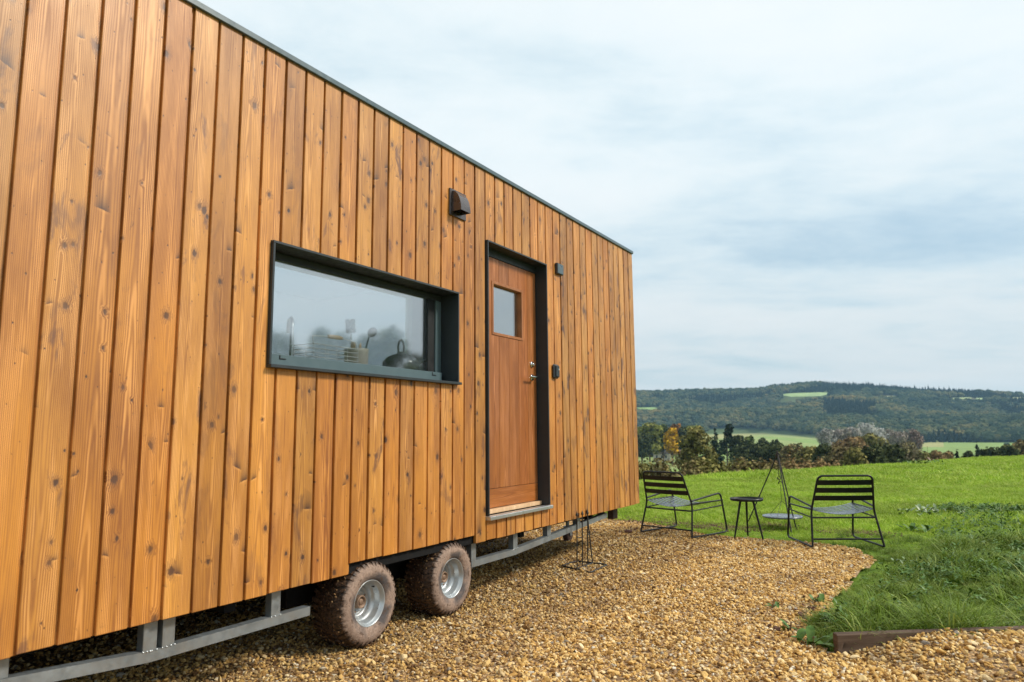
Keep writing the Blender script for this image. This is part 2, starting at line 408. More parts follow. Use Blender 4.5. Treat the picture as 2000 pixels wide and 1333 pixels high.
M = {}
M['plank'] = wood_mat('stained_softwood', (0.605, 0.270, 0.043), (0.235, 0.079, 0.012), (0.098, 0.039, 0.024), rough=0.45, plankvar=0.36, blot=1.25, spec=0.6)
M['door'] = wood_mat('oiled_door_timber', (0.41, 0.150, 0.034), (0.19, 0.060, 0.014), (0.20, 0.07, 0.025), ring=0.005, knots=False, plankvar=0.12, blot=0.3, rough=0.4)
M['threshold'] = wood_mat('pale_threshold_timber', (0.66, 0.46, 0.27), (0.45, 0.28, 0.14), (0.3, 0.2, 0.1), knots=False, blot=0.4)
M['sleeper'] = wood_mat('weathered_sleeper', (0.165, 0.115, 0.080), (0.066, 0.046, 0.034), (0.034, 0.024, 0.019), knots=True, rough=0.75, spec=0.2)
M['frame'] = pbr('anthracite_powder_coat', (0.021, 0.028, 0.032), rough=0.45, var=0.08, spec=0.45)
M['rail_teal'] = pbr('grey_window_profile', (0.075, 0.115, 0.128), rough=0.4, var=0.06)
M['trim'] = pbr('grey_roof_trim', (0.065, 0.10, 0.118), rough=0.35, var=0.06)
M['black'] = pbr('black_rubber_gasket', (0.008, 0.009, 0.010), rough=0.5)
M['galv'] = pbr('galvanised_steel', (0.29, 0.32, 0.335), rough=0.46, metal=0.7, var=0.22, vscale=14, dirt=(0.22, 0.19, 0.15), dirt_amt=0.35)
M['alu'] = pbr('brushed_aluminium', (0.55, 0.57, 0.58), rough=0.35, metal=0.8, var=0.08)
M['chrome'] = pbr('polished_handle_steel', (0.72, 0.72, 0.71), rough=0.15, metal=1.0, var=0.03, rvar=0.04)
M['under'] = pbr('dark_underbody', (0.007, 0.007, 0.0075), rough=0.8, spec=0.2)
M['vent'] = pbr('brown_plastic_cowl', (0.046, 0.036, 0.035), rough=0.28, var=0.08, spec=0.8)
M['darkbox'] = pbr('charcoal_plastic', (0.028, 0.031, 0.034), rough=0.4, var=0.08)
M['chair'] = pbr('black_chair_enamel', (0.008, 0.0085, 0.009), rough=0.42, var=0.1, spec=0.3)
M['seat'] = pbr('sky_sheen_seat_enamel', (0.085, 0.10, 0.12), rough=0.24, var=0.1, spec=1.0)  # lighter base colour stands in for sky reflected on the seat slats
M['iron'] = pbr('black_wrought_iron', (0.015, 0.014, 0.013), rough=0.55, var=0.2, dirt=(0.06, 0.03, 0.015), dirt_amt=0.3)
M['post'] = pbr('rusty_brown_steel', (0.050, 0.030, 0.024), rough=0.7, dirt=(0.10, 0.05, 0.03))
M['room'] = pbr('white_interior_lining', (0.78, 0.79, 0.79), rough=0.7, var=0.03)
M['worktop'] = pbr('pale_worktop', (0.62, 0.60, 0.56), rough=0.35, var=0.08)
M['wire'] = pbr('white_wire', (0.80, 0.80, 0.80), rough=0.35)
M['wood_light'] = pbr('pale_turned_wood', (0.62, 0.42, 0.24), rough=0.5)
M['ceramic'] = pbr('cream_stoneware', (0.70, 0.63, 0.55), rough=0.4)
M['utensil'] = pbr('grey_nylon_utensil', (0.10, 0.11, 0.12), rough=0.45)
M['steel'] = pbr('spatula_steel', (0.62, 0.63, 0.64), rough=0.25, metal=0.8)
M['kettle'] = pbr('dark_grey_enamel', (0.13, 0.14, 0.15), rough=0.25, spec=0.6)
M['rim'] = pbr('silver_wheel_paint', (0.44, 0.475, 0.49), rough=0.36, metal=0.6, var=0.10, vscale=10, dirt=(0.20, 0.14, 0.10), dirt_amt=0.35)
M['hub'] = pbr('rusty_hub', (0.23, 0.15, 0.10), rough=0.6, metal=0.4, var=0.3, vscale=60)

def glass_mat(name, refl, tint=(0.93, 0.96, 0.97)):
    mt, T, out = new_mat(name)
    lw = T.math('POWER', T.new('ShaderNodeLayerWeight', {'Blend': 0.5}).outputs['Facing'], 4.0)
    fac = T.math('ADD', T.math('MULTIPLY', lw, 1.0 - refl), refl, clamp=True)
    tr = T.new('ShaderNodeBsdfTransparent', {'Color': tint}); gl = T.new('ShaderNodeBsdfGlossy', {'Color': (0.92, 0.95, 0.97), 'Roughness': 0.045})
    mx = T.new('ShaderNodeMixShader', {0: fac, 1: tr.outputs[0], 2: gl.outputs[0]})
    T.l.new(mx.outputs[0], out.inputs[0]); return mt
M['glass'] = glass_mat('coated_glazing', 0.30)

def tyre_mat():
    mt, T, out = new_mat('muddy_tyre_rubber')
    oc = T.new('ShaderNodeTexCoord').outputs['Object']
    x, y, z = T.sep(oc)
    r = T.math('SQRT', T.math('ADD', T.math('MULTIPLY', y, y), T.math('MULTIPLY', z, z)))
    n = T.noise(oc, 16, 6, 0.65); n2 = T.noise(oc, 70, 4, 0.6)
    mud = T.mix(T.rng(n2, 0.35, 0.65), (0.21, 0.142, 0.105), (0.31, 0.222, 0.170))
    # rubber shows through where the mud has rubbed off near the bead
    bead = T.math('MULTIPLY', T.math('SUBTRACT', 1.0, T.rng(T.math('ADD', r, T.math('MULTIPLY', T.math('SUBTRACT', n, 0.5), 0.07)), 0.152, 0.186, 0, 1, True)), T.rng(T.noise(oc, 8, 4), 0.38, 0.54))
    c = T.mix(T.math('MULTIPLY', bead, 0.85), mud, (0.045, 0.045, 0.05))
    # wet brown clay packed into the tread
    trd = T.math('MAXIMUM', T.rng(T.math('ADD', r, T.math('MULTIPLY', T.math('SUBTRACT', T.noise(oc, 26, 4), 0.5), 0.050)), 0.200, 0.220, 0, 1, True), T.rng(x, -0.012, -0.045, 0, 1, True))
    clay = T.mix(T.rng(n2, 0.42, 0.68), (0.026, 0.016, 0.011), (0.115, 0.062, 0.034))
    c = T.mix(trd, c, clay)
    c = T.mix(T.math('MULTIPLY', T.rng(T.noise(oc, 34, 4), 0.60, 0.66), 0.75), c, (0.075, 0.042, 0.026))
    b = T.new('ShaderNodeBsdfPrincipled', {'Base Color': c, 'Roughness': T.rng(trd, 0, 1, 0.85, 0.5), 'Specular IOR Level': 0.35, 'Normal': T.bump(T.math('ADD', n2, n), 0.5, 0.006)})
    T.l.new(b.outputs[0], out.inputs[0]); return mt
M['tyre'] = tyre_mat()

# ================================================================== GROUND
def gravel_base_mat():
    mt, T, out = new_mat('gravel_bed')
    oc = T.new('ShaderNodeTexCoord').outputs['Object']
    v = T.new('ShaderNodeTexVoronoi', {'Vector': oc, 'Scale': 55.0})
    h = T.new('ShaderNodeTexWhiteNoise', {'Vector': v.outputs['Position']}).outputs['Value']
    c = T.ramp(h, [(0.0, (0.20, 0.11, 0.045)), (0.4, (0.42, 0.24, 0.09)), (0.75, (0.56, 0.35, 0.15)), (1.0, (0.62, 0.48, 0.30))])
    c = T.mix(T.rng(v.outputs['Distance'], 0.2, 0.75, 0, 0.7), c, (0.10, 0.06, 0.03))
    b = T.new('ShaderNodeBsdfPrincipled', {'Base Color': c, 'Roughness': 0.85, 'Normal': T.bump(T.math('SUBTRACT', 1.0, v.outputs['Distance']), 0.8, 0.012)})
    T.l.new(b.outputs[0], out.inputs[0]); return mt
def stone_mat():
    mt, T, out = new_mat('golden_gravel_stone')
    oc = T.new('ShaderNodeTexCoord').outputs['Object']; rnd = T.new('ShaderNodeObjectInfo').outputs['Random']
    c = T.ramp(rnd, [(0.0, (0.12, 0.062, 0.024)), (0.10, (0.33, 0.178, 0.054)), (0.30, (0.54, 0.320, 0.096)), (0.58, (0.66, 0.430, 0.155)), (0.80, (0.73, 0.525, 0.235)), (0.94, (0.75, 0.60, 0.36)), (0.985, (0.66, 0.60, 0.48)), (1.0, (0.22, 0.19, 0.16))])
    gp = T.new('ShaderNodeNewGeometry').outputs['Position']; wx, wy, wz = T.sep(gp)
    shade_soil = T.math('MULTIPLY', T.rng(wx, -3.5, -3.0, 0.25, 1, True), T.rng(wx, -2.55, -1.75, 1, 0, True))  # soil tint plus shade beside the chassis, painted into the stones
    soil = T.rng(T.math('ADD', T.noise(gp, 1.6, 5, 0.65), T.math('MULTIPLY', shade_soil, 0.32)), 0.52, 0.68, 0, 1, True)
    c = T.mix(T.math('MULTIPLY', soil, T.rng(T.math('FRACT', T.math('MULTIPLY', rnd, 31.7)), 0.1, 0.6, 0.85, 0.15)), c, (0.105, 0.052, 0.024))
    n = T.noise(oc, 90, 4)
    k = T.rng(n, 0.3, 0.7, 0.78, 1.18); c = T.vmath('MULTIPLY', c, T.xyz(k, k, k))
    b = T.new('ShaderNodeBsdfPrincipled', {'Base Color': c, 'Roughness': 0.85, 'Specular IOR Level': 0.15})
    T.l.new(b.outputs[0], out.inputs[0]); return mt
def terrain_mat():
    mt, T, out = new_mat('meadow_and_valley')
    ge = T.new('ShaderNodeNewGeometry').outputs['Position']
    x, y, z = T.sep(ge)
    r = T.vmath('LENGTH', ge, out=1)
    n1 = T.noise(ge, 0.35, 6, 0.6); n2 = T.noise(ge, 3.0, 6, 0.65); n3 = T.noise(ge, 26.0, 4, 0.6)
    near = T.mix(T.rng(n2, 0.35, 0.65), (0.085, 0.160, 0.010), (0.155, 0.25, 0.018))
    near = T.mix(T.math('MULTIPLY', T.rng(n3, 0.3, 0.7), 0.4), near, (0.035, 0.065, 0.008))
    near = T.mix(T.math('MULTIPLY', T.rng(n1, 0.45, 0.7), 0.35), near, (0.20, 0.26, 0.035))
    # patchwork of pastures further down the valley
    vp = T.vmath('MULTIPLY', ge, (1 / 230.0, 1 / 170.0, 0.0))
    vo = T.new('ShaderNodeTexVoronoi', {'Vector': vp, 'Scale': 1.0}, voronoi_dimensions='2D')
    h = T.new('ShaderNodeTexWhiteNoise', {'Vector': vo.outputs['Position']}, noise_dimensions='2D').outputs['Value']
    far = T.ramp(h, [(0.0, (0.20, 0.28, 0.075)), (0.3, (0.25, 0.30, 0.10)), (0.5, (0.32, 0.31, 0.12)), (0.68, (0.22, 0.30, 0.09)), (0.86, (0.24, 0.17, 0.09)), (1.0, (0.28, 0.33, 0.11))], 'CONSTANT')
    k = T.rng(T.noise(ge, 0.05, 6, 0.65), 0.3, 0.7, 0.78, 1.2); far = T.vmath('MULTIPLY', far, T.xyz(k, k, k))
    c = T.mix(T.rng(r, 60, 200, 0, 1, True), near, far)
    wood = (0.035, 0.050, 0.018)
    c = T.mix(T.rng(r, 1000, 1250, 0, 0.75, True), c, wood)
    # bare red-brown soil kicked up along the gravel edge
    b = T.new('ShaderNodeBsdfPrincipled', {'Base Color': c, 'Roughness': 0.9, 'Specular IOR Level': 0.15})
    T.set(b.inputs['Normal'], T.bump(n3, 0.5, 0.02))
    T.l.new(b.outputs[0], out.inputs[0]); return mt

def build_ground():
    rs = np.concatenate([[0.01], np.arange(0.5, 14, 0.5), np.arange(14, 60, 1.0), np.geomspace(60, 2560, 90)])
    az = np.concatenate([np.arange(-34, 14, 0.6), np.arange(14, 326, 4.0)])
    azr = np.radians(az); nr, na = len(rs), len(az)
    X = rs[:, None] * np.sin(azr)[None]; Y = rs[:, None] * np.cos(azr)[None]
    Z = terrain(X, Y)
    inp = in_poly(X.ravel(), Y.ravel()).reshape(X.shape)
    Z = Z - 0.028 * inp
    V = np.stack([X, Y, Z], -1).reshape(-1, 3)
    i, j = np.meshgrid(np.arange(nr - 1), np.arange(na), indexing='ij'); j2 = (j + 1) % na
    F = np.stack([i * na + j, (i + 1) * na + j, (i + 1) * na + j2, i * na + j2], -1).reshape(-1, 4)[:, ::-1]
    me = np_mesh('field', V, F, True)
    o = link('field', me, terrain_mat()); o['kind'] = 'structure'
    # gravel sheet: grid clipped to its outline
    gx = np.arange(-8.0, 3.0, 0.06); gy = np.arange(-2.0, 10.2, 0.06)
    X, Y = np.meshgrid(gx, gy, indexing='ij')
    cx, cy = X[:-1, :-1] + 0.03, Y[:-1, :-1] + 0.03
    k = in_poly(cx.ravel(), cy.ravel()).reshape(cx.shape)
    Z = gravel_z(X, Y)
    V = np.stack([X, Y, Z], -1).reshape(-1, 3); n = len(gy)
    i, j = np.nonzero(k)
    F = np.stack([i * n + j, (i + 1) * n + j, (i + 1) * n + j + 1, i * n + j + 1], -1)
    me = np_mesh('gravel_path', V, F, True)
    o = link('gravel_path', me, gravel_base_mat()); o['kind'] = 'structure'
build_ground()

import bmesh
def stone_mesh(seed):
    r = np.random.default_rng(seed); bm = bmesh.new()
    bmesh.ops.create_icosphere(bm, subdivisions=2, radius=1.0)
    dirs = r.normal(size=(9, 3)); dirs /= np.linalg.norm(dirs, axis=1)[:, None]; off = r.uniform(0.55, 0.85, 9)
    for v in bm.verts:
        p = np.array(v.co)
        for d, o_ in zip(dirs, off):
            e = p @ d - o_
            if e > 0: p = p - d * e * 0.9
        v.co = p * np.array([1.0, r.uniform(.7, .9), r.uniform(.38, .62)])
    me = bpy.data.meshes.new('stone'); bm.to_mesh(me); bm.free(); return me
def build_gravel():
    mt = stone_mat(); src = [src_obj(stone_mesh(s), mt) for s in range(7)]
    def batch(n, x0, x1, y0, y1, smin, smax):
        x = rng.uniform(x0, x1, n); y = rng.uniform(y0, y1, n)
        nx = 0.10 * (fbm(x * 5, y * 5, 31) - 0.47)
        k = in_poly(x + nx, y + nx); x, y = x[k], y[k]
        return x, y, rng.uniform(smin, smax, len(x)) * np.exp(rng.normal(0, .18, len(x)))
    B = [batch(88000, -4.0, 0.0, 1.6, 9.2, .0068, .0125), batch(24000, -7.2, -4.0, 1.6, 9.6, .009, .015), batch(17000, -0.8, 1.9, 2.6, 6.6, .0075, .015),
         batch(5000, -4.0, -0.2, 1.8, 8.6, .0125, .019), batch(1300, -0.8, 1.4, 2.8, 5.6, .014, .021)]
    x = np.concatenate([b[0] for b in B]); y = np.concatenate([b[1] for b in B]); s = np.concatenate([b[2] for b in B])
    z = gravel_z(x, y) + s * rng.uniform(-0.1, 0.75, len(s))
    n = len(x)
    rot = np.stack([rng.normal(0, .5, n), rng.normal(0, .5, n), rng.uniform(0, 6.28, n)], 1)
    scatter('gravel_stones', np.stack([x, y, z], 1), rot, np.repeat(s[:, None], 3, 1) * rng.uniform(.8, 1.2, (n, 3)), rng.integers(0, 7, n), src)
build_gravel()

def grass_mat(name, stops, trans=0.25):
    mt, T, out = new_mat(name)
    rnd = T.new('ShaderNodeObjectInfo').outputs['Random']
    at = T.new('ShaderNodeAttribute', attribute_name='tip').outputs['Fac']
    c = T.ramp(rnd, stops)
    pos = T.new('ShaderNodeNewGeometry').outputs['Position']
    k = T.rng(T.noise(pos, 0.7, 4, 0.6), 0.3, 0.7, 0.68, 1.3); c = T.vmath('MULTIPLY', c, T.xyz(k, k, k))
    c = T.mix(T.math('MULTIPLY', at, 0.35), c, (0.30, 0.36, 0.07))
    d = T.new('ShaderNodeBsdfPrincipled', {'Base Color': c, 'Roughness': 0.55, 'Specular IOR Level': 0.18})
    tl = T.new('ShaderNodeBsdfTranslucent', {'Color': c})
    mx = T.new('ShaderNodeMixShader', {0: trans, 1: d.outputs[0], 2: tl.outputs[0]})
    T.l.new(mx.outputs[0], out.inputs[0]); return mt
def tuft_mesh(seed, blades, h, spread, wid, lean=0.5):
    r = np.random.default_rng(seed); V = []; F = []; tip = []
    for _ in range(blades):
        a = r.uniform(0, 6.28); rad = spread * math.sqrt(r.uniform(0, 1)); bx, by = rad * math.cos(a), rad * math.sin(a)
        d = r.uniform(0, 6.28); hh = h * r.uniform(.55, 1.15); ln = hh * lean * r.uniform(.2, 1.4)
        dx, dy = math.cos(d), math.sin(d); sx, sy = -dy, dx; w_ = wid * r.uniform(.7, 1.3)
        o = len(V)
        for t, ww in ((0, .8), (.4, 1.0), (.75, .7)):
            cx, cy, cz = bx + dx * ln * t * t, by + dy * ln * t * t, hh * (t - 0.28 * lean * t ** 3)
            V += [(cx - sx * w_ * ww / 2, cy - sy * w_ * ww / 2, cz), (cx + sx * w_ * ww / 2, cy + sy * w_ * ww / 2, cz)]; tip += [t, t]
        V.append((bx + dx * ln * 1.05, by + dy * ln * 1.05, hh * (1 - 0.3 * lean))); tip.append(1)
        F += [(o, o + 1, o + 3, o + 2), (o + 2, o + 3, o + 5, o + 4), (o + 4, o + 5, o + 6)]
    me = bpy.data.meshes.new('tuft'); me.from_pydata(V, [], F)
    a = me.attributes.new('tip', 'FLOAT', 'POINT'); a.data.foreach_set('value', np.array(tip, np.float32)); return me
def build_grass():
    # long rank grass beside the gravel
    mt = grass_mat('long_grass', [(0, (0.034, 0.085, 0.006)), (.35, (0.080, 0.165, 0.009)), (.75, (0.17, 0.275, 0.018)), (1, (0.36, 0.40, 0.11))])
    ms = grass_mat('pasture_grass', [(0, (0.20, 0.34, 0.016)), (.45, (0.30, 0.46, 0.028)), (.8, (0.41, 0.53, 0.055)), (1, (0.52, 0.56, 0.15))], 0.3)
    long_src = [src_obj(tuft_mesh(40 + i, 20, h, .06, .006, ln), mt) for i, (h, ln) in enumerate(((.13, .8), (.18, .9), (.24, 1.0), (.10, 1.3), (.16, 1.5)))]
    short_src = [src_obj(tuft_mesh(60 + i, 20, h, .11, .007, ln), ms) for i, (h, ln) in enumerate(((.06, .6), (.08, .7), (.10, .8), (.05, .9)))]
    far_src = [src_obj(tuft_mesh(70 + i, 26, h, .26, .018, .6), ms) for i, h in enumerate((.07, .09, .12))]
    def keep(x, y, mar):
        nx = 0.16 * (fbm(x * 4, y * 4, 31) - 0.47)
        return ~in_poly(x + nx + mar, y + nx) & ~in_poly(x + nx, y + nx)
    # near: right hand verge
    n = 19000; x = rng.uniform(-1.1, 3.2, n); y = rng.uniform(4.1, 9.5, n); k = keep(x, y, -0.04)
    # the edging board holds the verge back
    al = (x - TA.x) * TD.x + (y - TA.y) * TD.y; pe = (x - TA.x) * TN.x + (y - TA.y) * TN.y
    k &= ~((pe > -0.05) & (al > -0.05)); k &= rng.uniform(0, 1, n) < sstep(10.4, 8.4, y - 0.25 * x + 0.0)
    k &= fbm(x * 2.2, y * 2.2, 8) > 0.16
    x, y = x[k], y[k]; s = 0.34 + 2.3 * np.clip(fbm(x * 1.9, y * 1.9, 77) - .24, 0, 1) ** 1.3 ; n = len(x)
    s *= np.where(in_poly(x - .22, y), .55, 1.0) * np.where(y > 7.6, 0.7, 1.0) * np.where((x < -.1) & (y > 7.0), .5, 1.0)
    scatter('long_verge_grass', np.stack([x, y, terrain(x, y) - .01], 1), np.stack([rng.normal(0, .18, n), rng.normal(0, .18, n), rng.uniform(0, 6.28, n)], 1), np.repeat((s * rng.uniform(.7, 1.2, n))[:, None], 3, 1), rng.integers(0, 5, n), long_src)
    # mid field
    n = 52000; az = np.radians(rng.uniform(-27, 12, n)); r = np.sqrt(rng.uniform(7.2 ** 2, 19 ** 2, n)); x, y = r * np.sin(az), r * np.cos(az)
    k = keep(x, y, 0.0); k &= ~((x > -1.1) & (y < 8.2)); x, y, r = x[k], y[k], r[k]; n = len(x)
    s = (0.45 + 0.9 * fbm(x * .8, y * .8, 78)) * (0.45 + 0.55 * sstep(8.6, 11, y - .1 * x))
    scatter('pasture_grass', np.stack([x, y, terrain(x, y) - .008], 1), np.stack([rng.normal(0, .15, n), rng.normal(0, .15, n), rng.uniform(0, 6.28, n)], 1), np.repeat(s[:, None], 3, 1), rng.integers(0, 4, n), short_src)
    n = 46000; az = np.radians(rng.uniform(-25, 9, n)); r = np.sqrt(rng.uniform(18 ** 2, 52 ** 2, n)); x, y = r * np.sin(az), r * np.cos(az)
    s = 0.5 + 0.9 * fbm(x * .4, y * .4, 79)
    scatter('distant_pasture_grass', np.stack([x, y, terrain(x, y) - .01], 1), np.stack([rng.normal(0, .1, n), rng.normal(0, .1, n), rng.uniform(0, 6.28, n)], 1), np.repeat(s[:, None], 3, 1), rng.integers(0, 3, n), far_src)
build_grass()

# ================================================================== THE CABIN ON WHEELS
XW = -2.8                                     # face of the cladding
S0, S1 = -0.742, 7.18                         # ends of the cabin along +Y
PW = 0.1346                                   # plank pitch
TOP, BOT = EYE + 1.9635, EYE - 0.7505
BX, BY = -4.05, 3.2
cabin = empty('trailer_cabin', (BX, BY, 0), 'large timber clad cabin on two muddy wheels with grey galvanised chassis', 'tiny house')
def P_(name, mb, mat, parent=None, o=(0, 0, 0), rot=(0, 0, 0), piv=None):
    """a part whose mesh is written in world coordinates; its origin is put at piv"""
    par = parent or cabin
    base = Vector((BX, BY, 0))
    org = Vector(piv) if piv is not None else base
    if isinstance(mb, MB): mb.v = [tuple(Vector(p) - org) for p in mb.v]
    wl = base.copy(); q = par
    while q is not cabin: wl += q.location; q = q.parent
    return link(name, mb, mat, par, org - wl, rot)

def rect_minus(r, h):
    """rectangle r minus rectangle h -> list of rectilinear CCW polygons (y, z)"""
    y0, y1, z0, z1 = r; a0, a1, b0, b1 = h
    if a0 >= y1 - 1e-6 or a1 <= y0 + 1e-6 or b0 >= z1 or b1 <= z0: return [[(y0, z0), (y1, z0), (y1, z1), (y0, z1)]]
    if a0 <= y0 + 0.004 and a1 >= y1 - 0.004:
        o = []
        if b0 > z0: o.append([(y0, z0), (y1, z0), (y1, b0), (y0, b0)])
        if b1 < z1: o.append([(y0, b1), (y1, b1), (y1, z1), (y0, z1)])
        return o
    if a0 > y0 and a1 >= y1 - 0.004:
        return [[(y0, z0), (y1, z0), (y1, b0), (a0, b0), (a0, b1), (y1, b1), (y1, z1), (y0, z1)]] if b0 > z0 else [[(y0, z0), (a0, z0), (a0, b1), (y1, b1), (y1, z1), (y0, z1)]]
    return [[(y0, z0), (y1, z0), (y1, z1), (y0, z1), (y0, b1), (a1, b1), (a1, b0), (y0, b0)]]
def plate(mb, poly, x_front, x_back, ch):
    n = len(poly); ins = []
    for i in range(n):
        a, b, c = Vector(poly[i - 1]), Vector(poly[i]), Vector(poly[(i + 1) % n])
        e1, e2 = (b - a).normalized(), (c - b).normalized()
        ins.append(b + Vector((-e1.y, e1.x)) * ch + Vector((-e2.y, e2.x)) * ch)
    vs = [(x_front, p.x, p.y) for p in ins] + [(x_front - ch, p[0], p[1]) for p in poly] + [(x_back, p[0], p[1]) for p in poly]
    fs = [tuple(range(n)), tuple(reversed(range(2 * n, 3 * n)))]
    for i in range(n):
        j = (i + 1) % n
        fs += [(n + i, n + j, j, i), (2 * n + i, 2 * n + j, n + j, n + i)]
    mb.add(vs, fs)

WIN = (2.287, 3.873, EYE + 0.332, EYE + 0.968)
DOOR = (4.235, 5.157, EYE - 0.605, EYE + 1.430)
def build_planks():
    i = -15
    while True:
        y0 = 1.277 + PW * i; y1 = min(y0 + PW, S1)
        if y0 > S1 - 0.02: break
        zb = BOT
        if 2.885 < y0 + 0.02 < 4.095: zb = EYE - 0.695
        j1, j2 = random.uniform(-.0025, .0025), random.uniform(-.0008, .0008)
        gap = random.uniform(0.014, 0.019) if y1 < S1 - 0.01 else 0.0
        rect = (y0, y1 - gap, zb + j1, TOP)
        hole = WIN if WIN[0] < y1 and WIN[1] > y0 else (DOOR if DOOR[0] < y1 - .01 and DOOR[1] > y0 + .01 else None)
        polys = rect_minus(rect, hole) if hole else [[(rect[0], rect[2]), (rect[1], rect[2]), (rect[1], rect[3]), (rect[0], rect[3])]]
        for pl in polys:
            mb = MB(); xf = XW + j2 + random.uniform(-.001, .001)
            plate(mb, pl, xf, XW - 0.0215, 0.0022)
            # tongue seen at the back of the groove
            if gap:
                ys = [p[0] for p in pl]; zs = sorted(set(p[1] for p in pl))
                segs = [(min(zs), max(zs))]
                if len(pl) > 4 and pl[3][0] < rect[1] - 1e-4 or (hole and hole[1] > rect[1] and len(pl) > 4): segs = [(zs[0], hole[2]), (hole[3], zs[-1])]
                for (za, zb2) in segs:
                    if zb2 - za > 0.01: mb.box((XW - 0.021, rect[1] - 0.002, za), (XW - 0.0145, y1 + 0.004, zb2))
            P_('plank', mb, M['plank'], piv=(XW, (rect[0] + rect[1]) / 2, EYE))
        i += 1
build_planks()

def build_shell():
    # carcass: walls, floor, roof are hollow so that the windows look into a room
    t = 0.10; xb = -5.30; xi = XW - 0.024
    zf, zr = BOT + 0.06, TOP - 0.03
    mb = MB()                                   # front wall core around the openings
    def wall_piece(y0, y1, z0, z1, xa=xi, xc=xi - t): mb.box((xc, y0, z0), (xa, y1, z1))
    zf2 = EYE - 0.69
    for a in ((S0, WIN[0], zf2, zr), (WIN[0], WIN[1], zf2, WIN[2]), (WIN[0], WIN[1], WIN[3], zr), (WIN[1], DOOR[0], zf2, zr), (DOOR[0], DOOR[1], zf2 , DOOR[2] + .02) if DOOR[2] + .02 > zf2 else None, (DOOR[0], DOOR[1], DOOR[3], zr), (DOOR[1], S1 - .02, zf2, zr)):
        if a: wall_piece(*a)
    # rear wall with a large window
    bw = (1.9, 6.3, EYE - 0.1, EYE + 1.6)
    for a in ((S0, bw[0], zf, zr), (bw[0], bw[1], zf, bw[2]), (bw[0], bw[1], bw[3], zr), (bw[1], S1 - .02, zf, zr)): wall_piece(*a, xb + t, xb)
    mb.box((xb + t, S0, zf), (xi - t, S0 + t, zr)); mb.box((xb + t, S1 - .02 - t, zf), (xi - t, S1 - .02, zr))
    P_('wall', mb, M['room'])
    mb = MB(); mb.box((xb + .01, S0 + .01, EYE - 0.755), (XW - 0.03, S1 - .03, EYE - 0.695)); P_('floor', mb, M['under'])
    mb = MB(); mb.cbox((xb - .02, S0 - .02, TOP + .004), (XW - 0.012, S1 - .01, TOP + .024), .003); P_('roof', mb, M['trim'])
    mb = MB(); mb.cbox((XW - 0.010, S0 - .02, TOP - 0.002), (XW + 0.016, S1 + 0.008, TOP + 0.030), .003)
    mb.cbox((xb - .03, S1 - 0.008, TOP - 0.002), (XW - 0.012, S1 + 0.008, TOP + 0.030), .003); P_('roof_trim', mb, M['trim'])
    # plain boarding on the far sides
    mb = MB(); n = int((S1 - S0) / PW)
    for k in range(n):
        for (za, zb_) in ([(BOT, bw[2]), (bw[3], TOP)] if bw[0] - PW < S0 + k * PW < bw[1] else [(BOT, TOP)]): mb.cbox((xb - .022, S0 + k * PW, za), (xb - .002, S0 + (k + 1) * PW - .009, zb_), .002)
    o = P_('rear_boarding', mb, M['plank'], piv=(xb, 3, EYE)); o['kind'] = 'stuff'
    mb = MB(); n = int((XW - xb) / PW)
    for yy in (S0 - .022, S1 - .018):
        for k in range(n): mb.cbox((xb + k * PW, yy, BOT), (xb + (k + 1) * PW - .009, yy + .02 - (.002 if yy > 3 else 0), TOP - .004), .002)
    o = P_('end_boarding', mb, M['plank'], piv=(xb, 3, EYE)); o['kind'] = 'stuff'
    o = P_('rear_window', MB().box((xb + .03, bw[0], bw[2]), (xb + .036, bw[1], bw[3])), M['glass'])
build_shell()

def build_window():
    y0, y1, z0, z1 = WIN; e = 0.013; xo, xi = XW + 0.022, XW - 0.15
    mb = MB()
    mb.cbox((xi, y0, z0 + e), (xo, y0 + e, z1 - e), .0015); mb.cbox((xi, y1 - e, z0 + e), (xo, y1, z1 - e), .0015)
    mb.cbox((xi, y0, z1 - e), (xo, y1, z1), .0015)
    win = P_('window', mb, M['frame'], piv=(XW, y0, z0))
    mb = MB(); mb.cbox((xi, y0 - .002, z0 - .004), (XW + 0.038, y1 + .010, z0 + e), .002); P_('sill', mb, M['frame'], win)
    xs = XW - 0.12
    a, b = y0 + e, y1 - e
    gl, gr, gb, gt = 2.362, 3.716, EYE + 0.413, EYE + 0.912
    mb = MB(); mb.cbox((xs - .03, a + .002, z0 + e + .002), (xs + .030, 3.824, gb), .002); P_('bottom_rail', mb, M['rail_teal'], win)
    mb = MB(); mb.cbox((xs - .03, a + .002, gt), (xs + .002, b - .002, z1 - e - .002), .0015); mb.cbox((xs - .03, a + .002, gb), (xs, gl, gt), .0015)
    P_('sash_frame', mb, M['frame'], win)
    mb = MB(); mb.cbox((xs - .03, gr, gb), (xs - .006, 3.786, gt), .001); P_('gasket', mb, M['black'], win)
    mb = MB(); mb.cbox((xs - .03, 3.787, gb), (xs + .004, 3.826, gt), .0015); mb.cbox((xs - .03, 3.8265, z0 + e + .002), (xs - .004, b - .002, gt), .001); P_('stile', mb, M['rail_teal'], win)
    P_('pane', MB().box((xs - .018, gl - .01, gb - .01), (xs - .012, gr + .01, gt + .01)), M['glass'], win)
    for yy in (2.44, 3.715):
        mb = MB(); mb.cbox((xs + .030, yy, z0 + e + .043), (xs + .0335, yy + .042, z0 + e + .049), .0008)
        mb.cbox((xs + .030, yy, z0 + e + .0495), (xs + .0335, yy + .006, z0 + e + .064), .0008)
        P_('drain_cover', mb, M['black'], win)
build_window()

